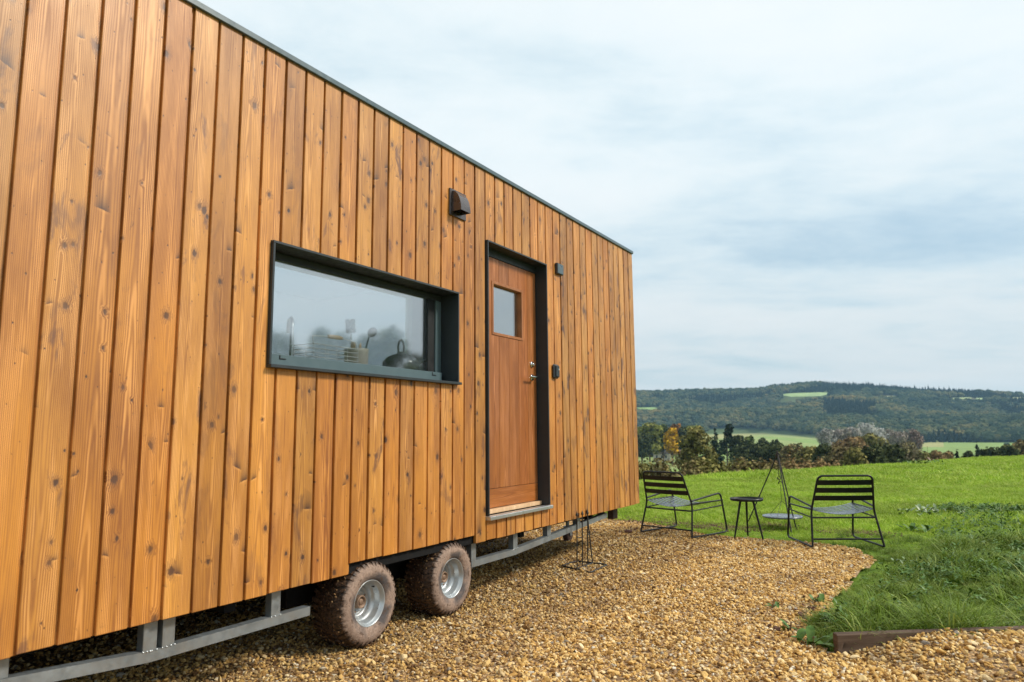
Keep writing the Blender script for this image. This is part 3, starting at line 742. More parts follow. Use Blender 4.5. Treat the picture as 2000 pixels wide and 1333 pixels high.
def build_door():
    y0, y1, z0, z1 = DOOR; e = 0.013; xo, xi = XW + 0.020, XW - 0.15
    mb = MB()
    mb.cbox((xi, y0, z0 + .022), (xo, y0 + e, z1 - e), .0015); mb.cbox((xi, y1 - e, z0 + .022), (xo, y1, z1 - e), .0015); mb.cbox((xi, y0, z1 - e), (xo, y1, z1), .0015)
    mb.cbox((xi, y0 + e, EYE + 1.358), (XW - .085, y1 - e, z1 - e), .001)
    P_('door_frame', mb, M['frame'])
    mb = MB(); mb.cbox((XW - .10, y0 - .004, z0 - .006), (XW + .040, y1 + .008, z0 + .020), .003); P_('door_sill', mb, M['alu'])
    mb = MB(); mb.cbox((xi, y0 + e + .001, z0 + .021), (XW - .055, y1 - e - .001, EYE - .553), .002); P_('threshold', mb, M['threshold'], piv=(XW, 4.7, EYE - .57))
    xd = XW - .090
    a, b, zb, zt = 4.252, 5.140, EYE - .548, EYE + 1.355
    door = empty('door', (0, 0, 0), '', ''); del door['label'], door['category']
    door.parent = cabin; door.location = Vector((XW, 4.7, EYE - .548)) - Vector((BX, BY, 0))
    hole = (4.453, 4.921, EYE + .750, EYE + 1.172)
    mb = MB()
    for p in ((a, hole[0] + .01, zb, zt), (hole[1] - .01, b, zb, zt)): mb.box((xd - .045, p[0], p[2]), (xd - .0125, p[1], p[3]))
    for p in ((hole[0] + .01, hole[1] - .01, zb, hole[2] + .01), (hole[0] + .01, hole[1] - .01, hole[3] - .01, zt)): mb.box((xd - .045, p[0], p[2]), (xd - .0125, p[1], p[3]))
    P_('core', mb, M['door'], door)
    ed = [a, 4.408, 4.557, 4.703, 4.852, 4.999, b]
    for k in range(6):
        rect = (ed[k] + (.0012 if k else 0), ed[k + 1] - .0012, EYE - .408, zt)
        for pl in rect_minus(rect, hole):
            mb = MB(); plate(mb, pl, xd, xd - .012, .0016); P_('board', mb, M['door'], door, piv=(xd, (rect[0] + rect[1]) / 2, EYE))
    mb = MB(); plate(mb, [(a, zb), (b, zb), (b, EYE - .4115), (a, EYE - .4115)], xd, xd - .012, .0018)
    # the bottom board runs crosswise
    mb.v = [tuple(Vector(p) - Vector((xd, 4.7, EYE - .48))) for p in mb.v]
    mb.v = [(p[0], p[2], -p[1]) for p in mb.v]
    o = link('kick_board', mb, M['door'], door, Vector((xd, 4.7, EYE - .48)) - Vector((XW, 4.7, EYE - .548)), (R_(90), 0, 0))
    h = hole; q = .022
    mb = MB()
    for s in ((h[0], h[0] + q, h[2], h[3]), (h[1] - q, h[1], h[2], h[3]), (h[0] + q, h[1] - q, h[2], h[2] + q), (h[0] + q, h[1] - q, h[3] - q, h[3])): mb.cbox((xd - .05, s[0], s[2]), (xd + .006, s[1], s[3]), .002)
    P_('window_bead', mb, M['door'], door, piv=(xd, 4.69, EYE + .96))
    P_('door_pane', MB().box((xd - .036, h[0] + q - .004, h[2] + q - .004), (xd - .030, h[1] - q + .004, h[3] - q + .004)), M['glass'], door)
    # lever handle and cylinder lock
    RX = Matrix.Rotation(R_(90), 4, 'Y')
    def disc(mb, y, z, r, x0, x1, n=20): mb.lathe([(0.0005, x0), (r, x0), (r, x1 - .002), (r - .002, x1), (0.0005, x1)], n, Matrix.Translation((0, y, z)) @ RX)
    mb = MB(); yy, zz = 5.062, EYE + .458
    disc(mb, yy, zz, .027, xd, xd + .008); disc(mb, yy, zz, .010, xd + .008, xd + .050)
    mb.tube([(xd + .048, yy + .004, zz), (xd + .052, yy - .02, zz), (xd + .052, yy - .07, zz), (xd + .050, yy - .118, zz)], [.0095, .0095, .009, .008], 10)
    P_('handle', mb, M['chrome'], door)
    mb = MB(); disc(mb, yy, EYE + .567, .026, xd, xd + .009); disc(mb, yy, EYE + .567, .014, xd + .009, xd + .022); mb.cbox((xd + .022, yy - .003, EYE + .556), (xd + .030, yy + .003, EYE + .578), .001)
    P_('lock', mb, M['chrome'], door)
build_door()

def build_fittings():
    # extractor cowl
    y0, y1, z0, z1 = 3.772, 3.965, EYE + 1.500, EYE + 1.693
    mb = MB(); mb.cbox((XW + .001, y0, z0), (XW + .014, y1, z1), .003); vent = P_('vent_cowl', mb, M['vent'], piv=(XW, 3.87, EYE + 1.6))
    mb = MB(); n = 12; D = .078; h0, h1 = z0 + .028, z1 - .018; ya, yb = y0 + .022, y1 - .058
    arc = [(XW + .014 + D * math.sin(t * math.pi / 2 / n), h0 + (h1 - h0) * math.cos(t * math.pi / 2 / n)) for t in range(n + 1)]
    vs = []; th = .003
    for (x, z) in arc: vs += [(x, ya, z), (x, yb, z)]
    for (x, z) in arc: vs += [(max(XW + .014, x - th), ya + th, z - (0 if z < h0 + .001 else th)), (max(XW + .014, x - th), yb - th, z - (0 if z < h0 + .001 else th))]
    N = n + 1; fs = []
    for i in range(n):
        fs.append((2 * i, 2 * i + 2, 2 * i + 3, 2 * i + 1)); o = 2 * N; fs.append((o + 2 * i, o + 2 * i + 1, o + 2 * i + 3, o + 2 * i + 2))
    mb.add(vs, fs, True)
    for yy, sg in ((ya, 1), (yb, -1)):
        pts = [(XW + .014, yy, h0)] + [(x, yy, z) for x, z in arc]
        mb.add(pts, [tuple(range(len(pts))) if sg > 0 else tuple(reversed(range(len(pts))))])
        pts = [(p[0], yy + sg * th, p[2]) for p in pts]; mb.add(pts, [tuple(reversed(range(len(pts)))) if sg > 0 else tuple(range(len(pts)))])
    P_('hood', mb, M['vent'], vent)
    mb = MB()
    for k in range(5): mb.box((XW + .016, ya + .006, h0 + .006 + k * .026), (XW + .022, yb - .006, h0 + .012 + k * .026))
    P_('grille', mb, M['under'], vent)
    # square wall lamp (unlit)
    mb = MB(); mb.cbox((XW + .001, 5.336, EYE + 1.385), (XW + .026, 5.452, EYE + 1.482), .004); lamp = P_('wall_lamp', mb, M['darkbox'])
    P_('lamp_face', MB().cbox((XW + .026, 5.342, EYE + 1.391), (XW + .029, 5.446, EYE + 1.476), .001), M['trim'], lamp)
    # key safe
    mb = MB(); mb.cbox((XW + .001, 5.245, EYE + .458), (XW + .030, 5.330, EYE + .580), .011); key = P_('key_safe', mb, M['darkbox'])
    mb = MB(); mb.cbox((XW + .030, 5.258, EYE + .470), (XW + .041, 5.318, EYE + .568), .005); P_('key_safe_cover', mb, M['frame'], key)
    mb = MB(); mb.cbox((XW + .041, 5.294, EYE + .528), (XW + .045, 5.308, EYE + .543), .0015); P_('key_safe_button', mb, M['alu'], key)
build_fittings()

def build_chassis():
    xr = -2.855; T_ = 0.044
    def lower(y): return EYE + np.interp(y, [0.3, 1.803, 4.72, 5.742, 6.456], [-0.775, -0.9005, -0.8995, -0.842, -0.800])
    def rail(side, ys):
        mb = MB()
        x0, x1 = (side, side - .05)
        for k in range(len(ys) - 1):
            a, b = ys[k], ys[k + 1]; za, zb = lower(a), lower(b)
            vs = []
            for y, z in ((a, za), (b, zb)): vs += [(x1, y, z - T_ / 2), (x0, y, z - T_ / 2), (x0, y, z + T_ / 2), (x1, y, z + T_ / 2)]
            mb.add(vs, [(0, 1, 2, 3), (7, 6, 5, 4), (1, 5, 6, 2), (0, 4, 5, 1), (3, 2, 6, 7), (0, 3, 7, 4)])
        return mb
    for side in (xr, -5.20):
        P_('lower_rail', rail(side, [0.3, 1.803, 2.665]), M['galv']); P_('lower_rail', rail(side, [4.127, 4.72, 5.742, 6.456]), M['galv'])
        for ya, yb in ((1.225, 1.283), (1.772, 1.832), (1.856, 1.912), (2.418, 2.474), (4.129, 4.186), (4.692, 4.754), (5.235, 5.300), (5.79, 5.86)):
            mb = MB(); mb.cbox((side - .048, ya, lower((ya + yb) / 2) + T_ / 2 - .001), (side - .002, yb, EYE - .757), .002); P_('post', mb, M['galv'])
        mb = MB(); mb.box((side - .05, S0 + .1, EYE - .83), (side - .0005, S1 - .3, EYE - .7555)) if side < -4 else mb.box((side - .30, S0 + .1, EYE - .83), (side - .22, S1 - .3, EYE - .757)); P_('upper_rail', mb, M['under'])
    mb = MB(); mb.box((-5.26, S0 + .02, .0), (-5.245, 4.1, .426)); mb.box((-5.23, S0 + .02, .0), (XW - .35, S0 + .035, .426)); P_('light_block_panel', mb, M['under'])  # added dark panels that keep light from under the cabin
    # weld beads at the post feet
    mb = MB()
    for y in (1.772, 1.79, 1.81, 1.832, 1.856, 1.875, 1.895, 1.912, 1.803, 2.418, 2.44, 2.474, 4.692, 4.72, 4.754): mb.lathe([(.0005, -.004), (.006, 0), (.0005, .004)], 6, Matrix.Translation((xr + .0, y, lower(y) + T_ / 2)))
    o = P_('weld_bead', mb, M['alu']); o['kind'] = 'stuff'
    for y in (3.067, 3.848):
        mb = MB(); mb.tube([(-5.05, y, .232), (-3.02, y, .232)], .03, 10); P_('axle', mb, M['under'])
    for side in (-3.17, -4.95):
        mb = MB(); mb.cbox((side - .04, 2.75, .24), (side + .04, 4.16, .425), .004); P_('suspension_beam', mb, M['under'])
    for y in (1.0, 2.2, 4.9, 6.2):
        mb = MB(); mb.box((-5.2, y, .36), (-2.92, y + .06, .424)); P_('cross_member', mb, M['under'])
    mb = MB(); mb.cbox((-3.085, 6.98, .275), (-3.02, 7.10, .4255), .003); P_('corner_steady', mb, M['post'])
    # prop-wheel under the drawbar end
    mb = MB(); RY = Matrix.Rotation(R_(90), 4, 'Y')
    mb.lathe([(.02, -.03), (.066, -.03), (.074, -.02), (.074, .02), (.066, .03), (.02, .03)], 20, Matrix.Translation((-3.58, 7.02, .078)) @ RY)
    jw = P_('jockey_wheel', mb, M['post'], piv=(-3.58, 7.02, .08))
    mb = MB(); mb.tube([(-3.58, 7.02, .15), (-3.58, 7.02, .424)], .022, 10); mb.cbox((-3.622, 7.00, .07), (-3.614, 7.04, .165), .001); mb.cbox((-3.546, 7.00, .07), (-3.538, 7.04, .165), .001); mb.cbox((-3.622, 6.99, .160), (-3.538, 7.05, .168), .001)
    P_('stem', mb, M['galv'], jw)
build_chassis()

def wheel_meshes():
    RY = Matrix.Rotation(R_(90), 4, 'Y')
    tyre = MB()
    prof = [(.122, -.008), (.128, .004), (.142, .013), (.162, .019), (.183, .017), (.200, .006), (.213, -.012), (.221, -.036), (.226, -.08), (.227, -.11), (.226, -.14), (.221, -.18), (.208, -.212), (.180, -.235), (.150, -.232), (.124, -.21)]
    tyre.lathe(prof, 72, RY)
    r = random.Random(5); nl = 38
    def lug(th, x0, x1, r0, r1, half, skew):
        vs = []
        for (rr_, hh) in ((r0, half), (r1, half * .8)):
            for (x, s) in ((x0, 0), (x1, skew)):
                rr = rr_ - (.0135 if (x > -.01 and rr_ > .22) else (.0 if rr_ > .22 else (.008 if x > -.01 else 0)))
                for sg in (-1, 1):
                    a = th + s + sg * hh / rr; vs.append((x, rr * math.cos(a), rr * math.sin(a)))
        tyre.add(vs, [(4, 5, 7, 6), (0, 4, 6, 2), (1, 3, 7, 5), (0, 1, 5, 4), (2, 6, 7, 3)])
    for k in range(nl):
        th = 2 * math.pi * k / nl + r.uniform(-.022, .022)
        j = lambda: r.uniform(.9, 1.1)
        lug(th, -.004, -.052, .207, .2300 * (1 + r.uniform(-.008, .006)), .0125 * j(), .05)
        lug(th + .1, -.205, -.152, .205, .231, .0115 * j(), .05)
        # shoulder side bite
        vs = []
        for (rr, hh, x) in ((.194, .006, .006), (.214, .010, -.006), (.194, .006, .0125), (.2165, .010, .000)):
            for sg in (-1, 1):
                a = th + sg * hh / rr; vs.append((x, rr * math.cos(a), rr * math.sin(a)))
        if k % 2 == 0 or True: tyre.add(vs, [(4, 5, 7, 6), (0, 4, 6, 2), (1, 3, 7, 5), (2, 6, 7, 3), (0, 1, 5, 4)])
        lug(th + .05, -.058, -.090, .215, .233 * (1 + r.uniform(-.008, .006)), .0115 * j(), -.05); lug(th + .13, -.094, -.120, .215, .234, .0115 * j(), .05); lug(th + .06, -.124, -.148, .215, .233, .0115 * j(), -.05)
    sc = 1.035; tyre.v = [(p[0] + .004, p[1] * (sc if math.hypot(p[1], p[2]) > .15 else 1), p[2] * (sc if math.hypot(p[1], p[2]) > .15 else 1)) for p in tyre.v]
    tm = tyre.mesh('tyre')
    rim = MB(); rim.lathe([(.1225, -.012), (.1275, .000), (.1275, .005), (.123, .0065), (.1195, .003), (.1155, -.010), (.110, -.014), (.1065, -.020), (.103, -.048), (.097, -.056), (.089, -.060), (.084, -.083), (.079, -.092), (.066, -.090), (.060, -.084), (.052, -.082), (.046, -.086), (.040, -.088), (.030, -.086)], 56, RY)
    rmh = rim.mesh('rim')
    hub = MB(); hub.lathe([(.036, -.088), (.036, -.060), (.0345, -.055), (.028, -.054), (.027, -.075), (.018, -.078), (.017, -.060), (.012, -.056), (.0005, -.056)], 28, RY)
    hm = hub.mesh('hub')
    nut = MB(); nut.lathe([(.0005, -.078), (.0065, -.078), (.0065, -.087)], 6, RY); nm = nut.mesh('wheel_nut')
    val = MB(); val.tube([(-.05, .100, .030), (-.028, .096, .030)], .0035, 8); vm = val.mesh('valve')
    return tm, rmh, hm, nm, vm
def build_wheels():
    tm, rmh, hm, nm, vm = wheel_meshes()
    # small stones and clay lumps wedged in the tread
    sb = MB(); q = random.Random(8); base = stone_mesh(95); bv = [v.co.copy() for v in base.vertices]; bf = [tuple(p.vertices) for p in base.polygons]
    for k in range(190):
        a = q.uniform(0, 6.283); s_ = q.uniform(.003, .0075); x_ = q.uniform(-.20, -.004); rr = .236 + (0 if x_ < -.03 else (-.018 * (x_ + .03) / .03)) + q.uniform(-.002, .006)
        Mx = Matrix.Translation((x_, rr * math.cos(a), rr * math.sin(a))) @ Euler((q.uniform(0, 6), q.uniform(0, 6), 0)).to_matrix().to_4x4()
        sb.add([Mx @ (v * s_) for v in bv], bf)
    stuck = sb.mesh('stuck_gravel'); M['stuck'] = pbr('stuck_gravel_stone', (0.36, 0.21, 0.09), rough=.75, var=.35, vscale=26, dirt=(.07, .04, .022), dirt_amt=.9)
    for (x, flip) in ((XW - .020, 0), (-5.26, 1)):
        for k, y in enumerate((3.067, 3.848)):
            wh = link('wheel', rmh, M['rim'], cabin, Vector((x, y, .2425)) - Vector((BX, BY, 0)), (0, 0, 0)); wh.rotation_mode = 'ZYX'
            wh.rotation_euler = (0.5 + 2.1 * k, 0, math.pi * flip)
            link('tyre', tm, M['tyre'], wh); link('hub', hm, M['hub'], wh)
            sg = link('stuck_gravel', stuck, M['stuck'], wh); sg['kind'] = 'stuff'
            for q in range(5):
                a = 2 * math.pi * q / 5; link('wheel_nut', nm, M['hub'], wh, (0, .056 * math.cos(a), .056 * math.sin(a)))
            link('valve', vm, M['black'], wh)
build_wheels()

def build_kitchen():
    zc = EYE + .405
    mb = MB(); mb.cbox((-3.62, 1.0, zc - .04), (XW - .13, 4.10, zc), .003); P_('worktop', mb, M['worktop'])
    mb = MB(); mb.box((-3.58, 1.02, EYE - .69), (XW - .135, 4.08, zc - .041)); P_('kitchen_unit', mb, M['room'])
    mb = MB(); mb.lathe([(.028, 0), (.028, .012), (.016, .016), (.013, .02)], 16, Matrix.Translation((-3.10, 2.70, zc)))
    mb.tube([(-3.10, 2.70, zc + .016), (-3.10, 2.70, zc + .20), (-3.11, 2.71, zc + .235), (-3.15, 2.735, zc + .262), (-3.20, 2.765, zc + .255), (-3.23, 2.785, zc + .222), (-3.235, 2.79, zc + .19)], .011, 10)
    P_('tap', mb, M['alu'])
    # wire basket
    b = empty('wire_basket', (-3.06, 2.93, zc), 'white wire basket with a turned wooden handle behind the kitchen window', 'basket')
    mb = MB(); hw, hd, hh = .175, .08, .115
    for z in (.004, .03, .055, .08, .105): mb.tube([(-hd, -hw, z), (hd, -hw, z), (hd, hw, z), (-hd, hw, z)], .002 if z < .1 else .003, 6, True)
    for t in (-1, -.5, 0, .5, 1): mb.tube([(hd, hw * t, .0), (hd, hw * t, hh - .01)], .002, 6); mb.tube([(-hd, hw * t, .0), (-hd, hw * t, hh - .01)], .002, 6)
    link('basket_wires', mb, M['wire'], b)
    mb = MB(); mb.tube([(hd, -hw, .1), (hd * .8, -hw, .150), (hd * .8, -.05, .160), (hd * .8, .05, .160), (hd * .8, hw, .150), (hd, hw, .1)], .003, 6); link('bail', mb, M['wire'], b)
    mb = MB(); mb.tube([(hd * .8, -.055, .160), (hd * .8, -.03, .161), (hd * .8, .03, .161), (hd * .8, .055, .160)], [.009, .0125, .0125, .009], 12); link('handle', mb, M['wood_light'], b)
    # crock of utensils
    c = empty('utensil_crock', (-3.06, 3.175, zc), 'cream stoneware crock on the worktop holding kitchen utensils behind the window', 'crock')
    mb = MB(); mb.lathe([(.0005, .002), (.066, 0), (.072, .01), (.074, .10), (.076, .118), (.070, .120), (.066, .10), (.064, .012), (.0005, .010)], 28); link('body', mb, M['ceramic'], c)
    def utensil(name, lab, cat, x, y, tx, ty, ln, head, hm, am):
        o = empty(name, (-3.06 + x, 3.175 + y, zc + .014), lab, cat, 'utensils standing in the crock')
        d = Vector((tx, ty, 1)).normalized()
        mb = MB(); mb.tube([(0, 0, 0), tuple(d * ln)], .005, 8); link('shaft', mb, am, o)
        q = d.to_track_quat('Z', 'X').to_matrix().to_4x4(); mb = MB(); head(mb, Matrix.Translation(d * ln) @ q); link('head', mb, hm, o)
    utensil('spatula', 'flat steel spatula, the tall square ended utensil in the cream crock', 'spatula', 0, -.03, .05, -.16, .20, lambda mb, Mx: mb.cbox((-.002, -.033, 0), (.002, .033, .085), .001, Matrix.Rotation(0, 4, 'Z') @ Mx), M['steel'], M['steel'])
    def bowl(mb, Mx): mb.lathe([(.0005, -.022), (.022, -.016), (.034, 0), (.032, 0), (.021, -.013), (.0005, -.018)], 16, Mx @ Matrix.Translation((0, .02, .03)) @ Matrix.Rotation(R_(60), 4, 'X'))
    utensil('ladle', 'dark round ladle leaning to the right out of the cream crock', 'ladle', .01, .03, .04, .32, .20, bowl, M['utensil'], M['utensil'])
    def spoon(mb, Mx): mb.lathe([(.0005, -.03), (.014, -.018), (.019, 0), (.014, .018), (.0005, .028)], 12, Mx @ Matrix.Scale(.35, 4, (1, 0, 0)))
    utensil('wooden_spoon', 'short pale wooden spoon in the front of the cream crock', 'spoon', .03, -.01, .06, .03, .115, spoon, M['wood_light'], M['wood_light'])
    utensil('wooden_spoon', 'pale wooden spoon at the left edge of the cream crock', 'spoon', .02, -.04, .02, -.10, .12, spoon, M['wood_light'], M['wood_light'])
    # dark kettle with a hoop handle
    k = empty('kettle', (-3.08, 3.62, zc), 'dark grey domed kettle with a hoop handle at the right of the kitchen window', 'kettle')
    mb = MB(); mb.lathe([(.0005, .001), (.085, .0), (.115, .012), (.128, .04), (.122, .075), (.098, .105), (.06, .124), (.03, .130), (.0005, .131)], 32); link('body', mb, M['kettle'], k)
    mb = MB(); mb.lathe([(.030, .128), (.026, .140), (.012, .146), (.0005, .147)], 18); link('lid', mb, M['kettle'], k)
    mb = MB(); mb.tube([(0, -.026, .136), (0, -.030, .18), (0, -.020, .214), (0, 0, .226), (0, .020, .214), (0, .030, .18), (0, .026, .136)], .007, 10); link('handle', mb, M['kettle'], k)
    mb = MB(); mb.tube([(.09, .06, .07), (.12, .10, .09), (.135, .12, .115)], [.018, .013, .010], 10); link('spout', mb, M['kettle'], k)
build_kitchen()

# ================================================================== SEATS, TABLE, FIRE GEAR
def fillet(pts, r, n=5, closed=False):
    P = [Vector(p) for p in pts]; out = []; k = len(P)
    for i, p in enumerate(P):
        if not closed and i in (0, k - 1): out.append(p); continue
        a, b = P[i - 1] - p, P[(i + 1) % k] - p
        q = min(r, a.length * .45, b.length * .45); A, B = p + a.normalized() * q, p + b.normalized() * q
        for j in range(n + 1):
            t = j / n; out.append(A * (1 - t) ** 2 + p * 2 * t * (1 - t) + B * t * t)
    return out
def make_chair(loc, rz, label):
    c = empty('lounge_chair', loc, label, 'chair', 'metal lounge chairs facing the fire', rz)
    R0 = .0105
    mb = MB()
    loop = [(-.352, .0, .0125), (-.312, .085, .36), (-.268, -.035, .712), (.268, -.035, .712), (.312, .085, .36), (.352, .0, .0125)]
    mb.tube(fillet(loop, .055, 6), R0, 10); link('back_frame', mb, M['chair'], c)
    for s in (-1, 1):
        mb = MB()
        path = [(s * .311, .075, .400), (s * .340, .62, .462), (s * .352, .715, .0125), (s * .3525, .02, .0125), (s * .3515, .003, .022)]
        mb.tube(fillet(path, .06, 6), R0, 10); link('side_frame', mb, M['chair'], c)
    for (y, z, wd, r) in ((.068, .290, .318, .009), (.02, .085, .344, .009)):
        mb = MB(); mb.tube([(-wd, y, z), (wd, y, z)], r, 8); link('crossbar', mb, M['chair'], c)
    for s in (-1, 1):
        mb = MB(); mb.tube([(s * .313, .082, .370), (s * .343, .655, .376)], .0085, 8); link('seat_rail', mb, M['chair'], c)
        mb = MB(); mb.tube([(s * .318, .070, .292), (s * .345, .668, .318)], .0075, 8); link('side_bar', mb, M['chair'], c)
    A, B = Vector((0, .085, .36)), Vector((0, -.035, .712)); dv = (B - A)
    for z0, z1 in ((.462, .512), (.540, .592), (.618, .670)):
        mb = MB(); t0, t1 = (z0 - A.z) / dv.z, (z1 - A.z) / dv.z; n = 8; vs = []
        for i in range(n + 1):
            u = -1 + 2 * i / n; bow = -.022 * (1 - u * u)
            for t in (t0, t1):
                p = A + dv * t; w_ = .312 + (.268 - .312) * t - .004; vs += [(u * w_, p.y + bow - .002, p.z), (u * w_, p.y + bow + .002, p.z)]
        fs = []
        for i in range(n):
            o = 4 * i; q = o + 4
            fs += [(o, q, q + 2, o + 2), (o + 1, o + 3, q + 3, q + 1), (o + 2, q + 2, q + 3, o + 3), (o, o + 1, q + 1, q)]
        mb.add(vs, fs); link('back_slat', mb, M['chair'], c)
    # nine flat slats slung from side to side, sagging like a hammock
    for k in range(9):
        mb = MB(); vs = []; n = 12; t = k / 8; y = .115 + .55 * t; hw = .312 + (.342 - .312) * t - .004; ze = .372 + .004 * t; sag = .062 - .022 * abs(t - .45)
        for i in range(n + 1):
            u = -1 + 2 * i / n; z = ze - sag * (1 - u * u); ty = .10 * (t - .5) * 0
            vs += [(u * hw, y - .019, z), (u * hw, y + .019, z + ty), (u * hw, y + .019, z - .004 + ty), (u * hw, y - .019, z - .004)]
        fs = []
        for i in range(n):
            o = 4 * i
            for j in range(4): fs.append((o + j, o + 4 + j, o + 4 + (j + 1) % 4, o + (j + 1) % 4))
        mb.add(vs, fs + [(3, 2, 1, 0), (4 * n, 4 * n + 1, 4 * n + 2, 4 * n + 3)]); link('seat_slat', mb, M['seat'], c)
    return c
gzv = lambda x, y: float(gravel_z(x, y))
make_chair((-2.775, 7.885, gzv(-2.775, 7.885) + .004), R_(-17), 'black metal lounge chair nearest the cabin corner, its back to the camera')
make_chair((-.885, 7.880, gzv(-.885, 7.88) + .004), R_(29), 'black metal lounge chair beside the long grass, right of the side table')

def build_table():
    x, y = -1.915, 8.13; t = empty('side_table', (x, y, gzv(x, y)), 'small round black tray table between the two lounge chairs', 'side table')
    mb = MB(); mb.lathe([(.0005, .408), (.168, .408), (.175, .414), (.177, .436), (.174, .4365), (.171, .4185), (.165, .4155), (.0005, .4155)], 40); link('tray_top', mb, M['chair'], t)
    for a in (R_(-137), R_(-12), R_(105)):
        mb = MB(); mb.tube([(.075 * math.cos(a), .075 * math.sin(a), .409), (.168 * math.cos(a), .168 * math.sin(a), .0)], [.013, .009], 10); link('leg', mb, M['chair'], t)
build_table()

def build_tripod():
    ax, ay = -1.76, 9.19; zg = tz(ax, ay)
    t = empty('cooking_tripod', (ax, ay, zg), 'thin black iron tripod with a hanging chain standing on the grass behind the side table', 'tripod')
    ap = Vector((0, 0, .905))
    for fx, fy in ((-2.25, 9.50), (-1.60, 9.246), (-1.598, 8.897)):
        f = Vector((fx - ax, fy - ay, tz(fx, fy) - zg - .02)); d = (f - ap).normalized()
        mb = MB(); mb.tube([ap - d * .02, f], .0075, 8); link('leg', mb, M['iron'], t)
    mb = MB()
    mb.tube([(.028 * math.cos(a), .006, .888 + .026 * math.sin(a)) for a in np.linspace(0, 6.1, 16)], .004, 6); mb.tube([(-.012, 0, .89), (-.004, 0, .93), (.0, 0, .945)], [.009, .009, .004], 8)
    link('apex_ring', mb, M['iron'], t)
    mb = MB(); z = .87
    for k in range(9):
        hx = .007; c = []
        for a in np.linspace(0, 2 * math.pi, 10, endpoint=False):
            u, v = hx * math.cos(a), .017 * math.sin(a); c.append((u if k % 2 else 0, 0 if k % 2 else u, z - .014 + v))
        mb.tube(c, .0024, 5, True); z -= .026
    link('chain', mb, M['iron'], t)
    mb = MB(); mb.tube([(0, 0, z + .01)] + [(.020 * math.sin(a), 0, z - .022 + .020 * math.cos(a)) for a in np.linspace(.3, 5.2, 12)] + [(.004, 0, z - .06)] + [(.010 + .022 * math.cos(a), 0, z - .085 - .022 * math.sin(a)) for a in np.linspace(2.6, 6.4, 12)], .0042, 6)
    mb.tube([(.012, 0, z - .105), (.014, 0, z - .30)], .003, 6)
    link('hook', mb, M['iron'], t)
    zt = z - .30
    g = empty('hanging_grill', (ax + .014, ay, zg + .15), 'flat round dark grill plate hanging low under the iron tripod', 'grill')
    mb = MB(); mb.lathe([(.0005, .006), (.215, .006), (.225, .012), (.231, .012), (.233, .0), (.229, -.008), (.0005, -.008)], 36); link('plate', mb, M['seat'], g)
    for k in range(3):
        a = 2.1 * k + .4; mb = MB(); mb.tube([(.21 * math.cos(a), .21 * math.sin(a), .01), (0, 0, zt - .15)], .0022, 6); link('chain', mb, M['iron'], g)
build_tripod()

def build_rack():
    x, y = -2.77, 5.765; zg = gzv(x, y)
    t = empty('boot_rack', (x, y, zg), 'black wrought iron boot rack with four upright rods in front of the chassis', 'boot rack')
    C = [(-2.955, 5.66), (-2.604, 5.508), (-2.62, 5.91), (-2.94, 5.93)]
    loop = fillet([(a - x, b - y, .012) for a, b in C], .05, 5, True)
    mb = MB(); mb.tube(loop, .0075, 8, True)
    mb.tube([(-.008, -.165, .013), (.002, .150, .013)], .0075, 8); link('base_frame', mb, M['iron'], t)
    for (bx, by, tx, ty) in ((-.006, -.155, .0, -.150), (-.004, -.055, .008, -.06), (-.001, .050, .014, .035), (.002, .142, -.02, .10)):
        mb = MB(); d = Vector((tx - bx, ty - by, 0)); mb.tube([(bx, by, .012), (tx, ty, .455)], .0058, 8)
        mb.lathe([(.0005, .452), (.0125, .458), (.0125, .463), (.008, .475), (.0005, .497)], 10, Matrix.Translation((tx, ty, 0))); link('rod', mb, M['iron'], t)
    mb = MB(); mb.tube([(.0, -.152, .27), (.0, -.055, .262)], .0045, 6); mb.tube([(.006, .04, .27), (-.008, .12, .265)], .0045, 6); link('brace', mb, M['iron'], t)
build_rack()

def build_timber():
    ang = math.atan2(TD.y, TD.x)
    t = MB(); t.cbox((-.0, -.012, -.10), (2.35, .034, .108), .005)
    r = random.Random(3); t.v = [(p[0], p[1] + r.uniform(-.0015, .0015), p[2] + r.uniform(-.002, .002)) for p in t.v]
    # grain runs along the board: mesh local Z is the long axis
    t.v = [(p[1], -p[2], p[0]) for p in t.v]
    o = link('edging_board', t, M['sleeper'], None, (TA.x, TA.y, 0)); o.matrix_world = Matrix.Translation((TA.x, TA.y, .0)) @ Matrix.Rotation(ang, 4, 'Z') @ Matrix(((0, 0, 1, 0), (1, 0, 0, 0), (0, -1, 0, 0), (0, 0, 0, 1)))
    tag(o, 'weathered brown timber edging board holding back the grass at the lower right', 'edging board')
build_timber()

# ------------------------------------------------------------------ plants near the gravel
def leaf_blade(mb, base, az, ln, wd, lift, curl):
    """one broad leaf with a folded midrib"""
    d = Vector((math.cos(az), math.sin(az), 0)); s = Vector((-d.y, d.x, 0)); n = 5; vs = []
    for i in range(n + 1):
        t = i / n; c = Vector(base) + d * (ln * t * math.cos(lift) * (1 - .12 * curl * t)) + Vector((0, 0, ln * (math.sin(lift) * t - curl * t * t * .6)))
        w_ = wd * (math.sin(math.pi * min(1, t * .9 + .08)) ** .8) * (0.25 if i == 0 else 1) * (.12 if i == n else 1)
        vs += [c - s * w_ + Vector((0, 0, w_ * .35)), c, c + s * w_ + Vector((0, 0, w_ * .35))]
    fs = []
    for i in range(n):
        o = 3 * i; fs += [(o, o + 1, o + 4, o + 3), (o + 1, o + 2, o + 5, o + 4)]
    mb.add(vs, fs, True)
M['dock'] = pbr('dock_leaf', (0.070, 0.150, 0.020), rough=0.5, var=0.25, vscale=30, dirt=(0.14, 0.18, 0.04), spec=0.3)
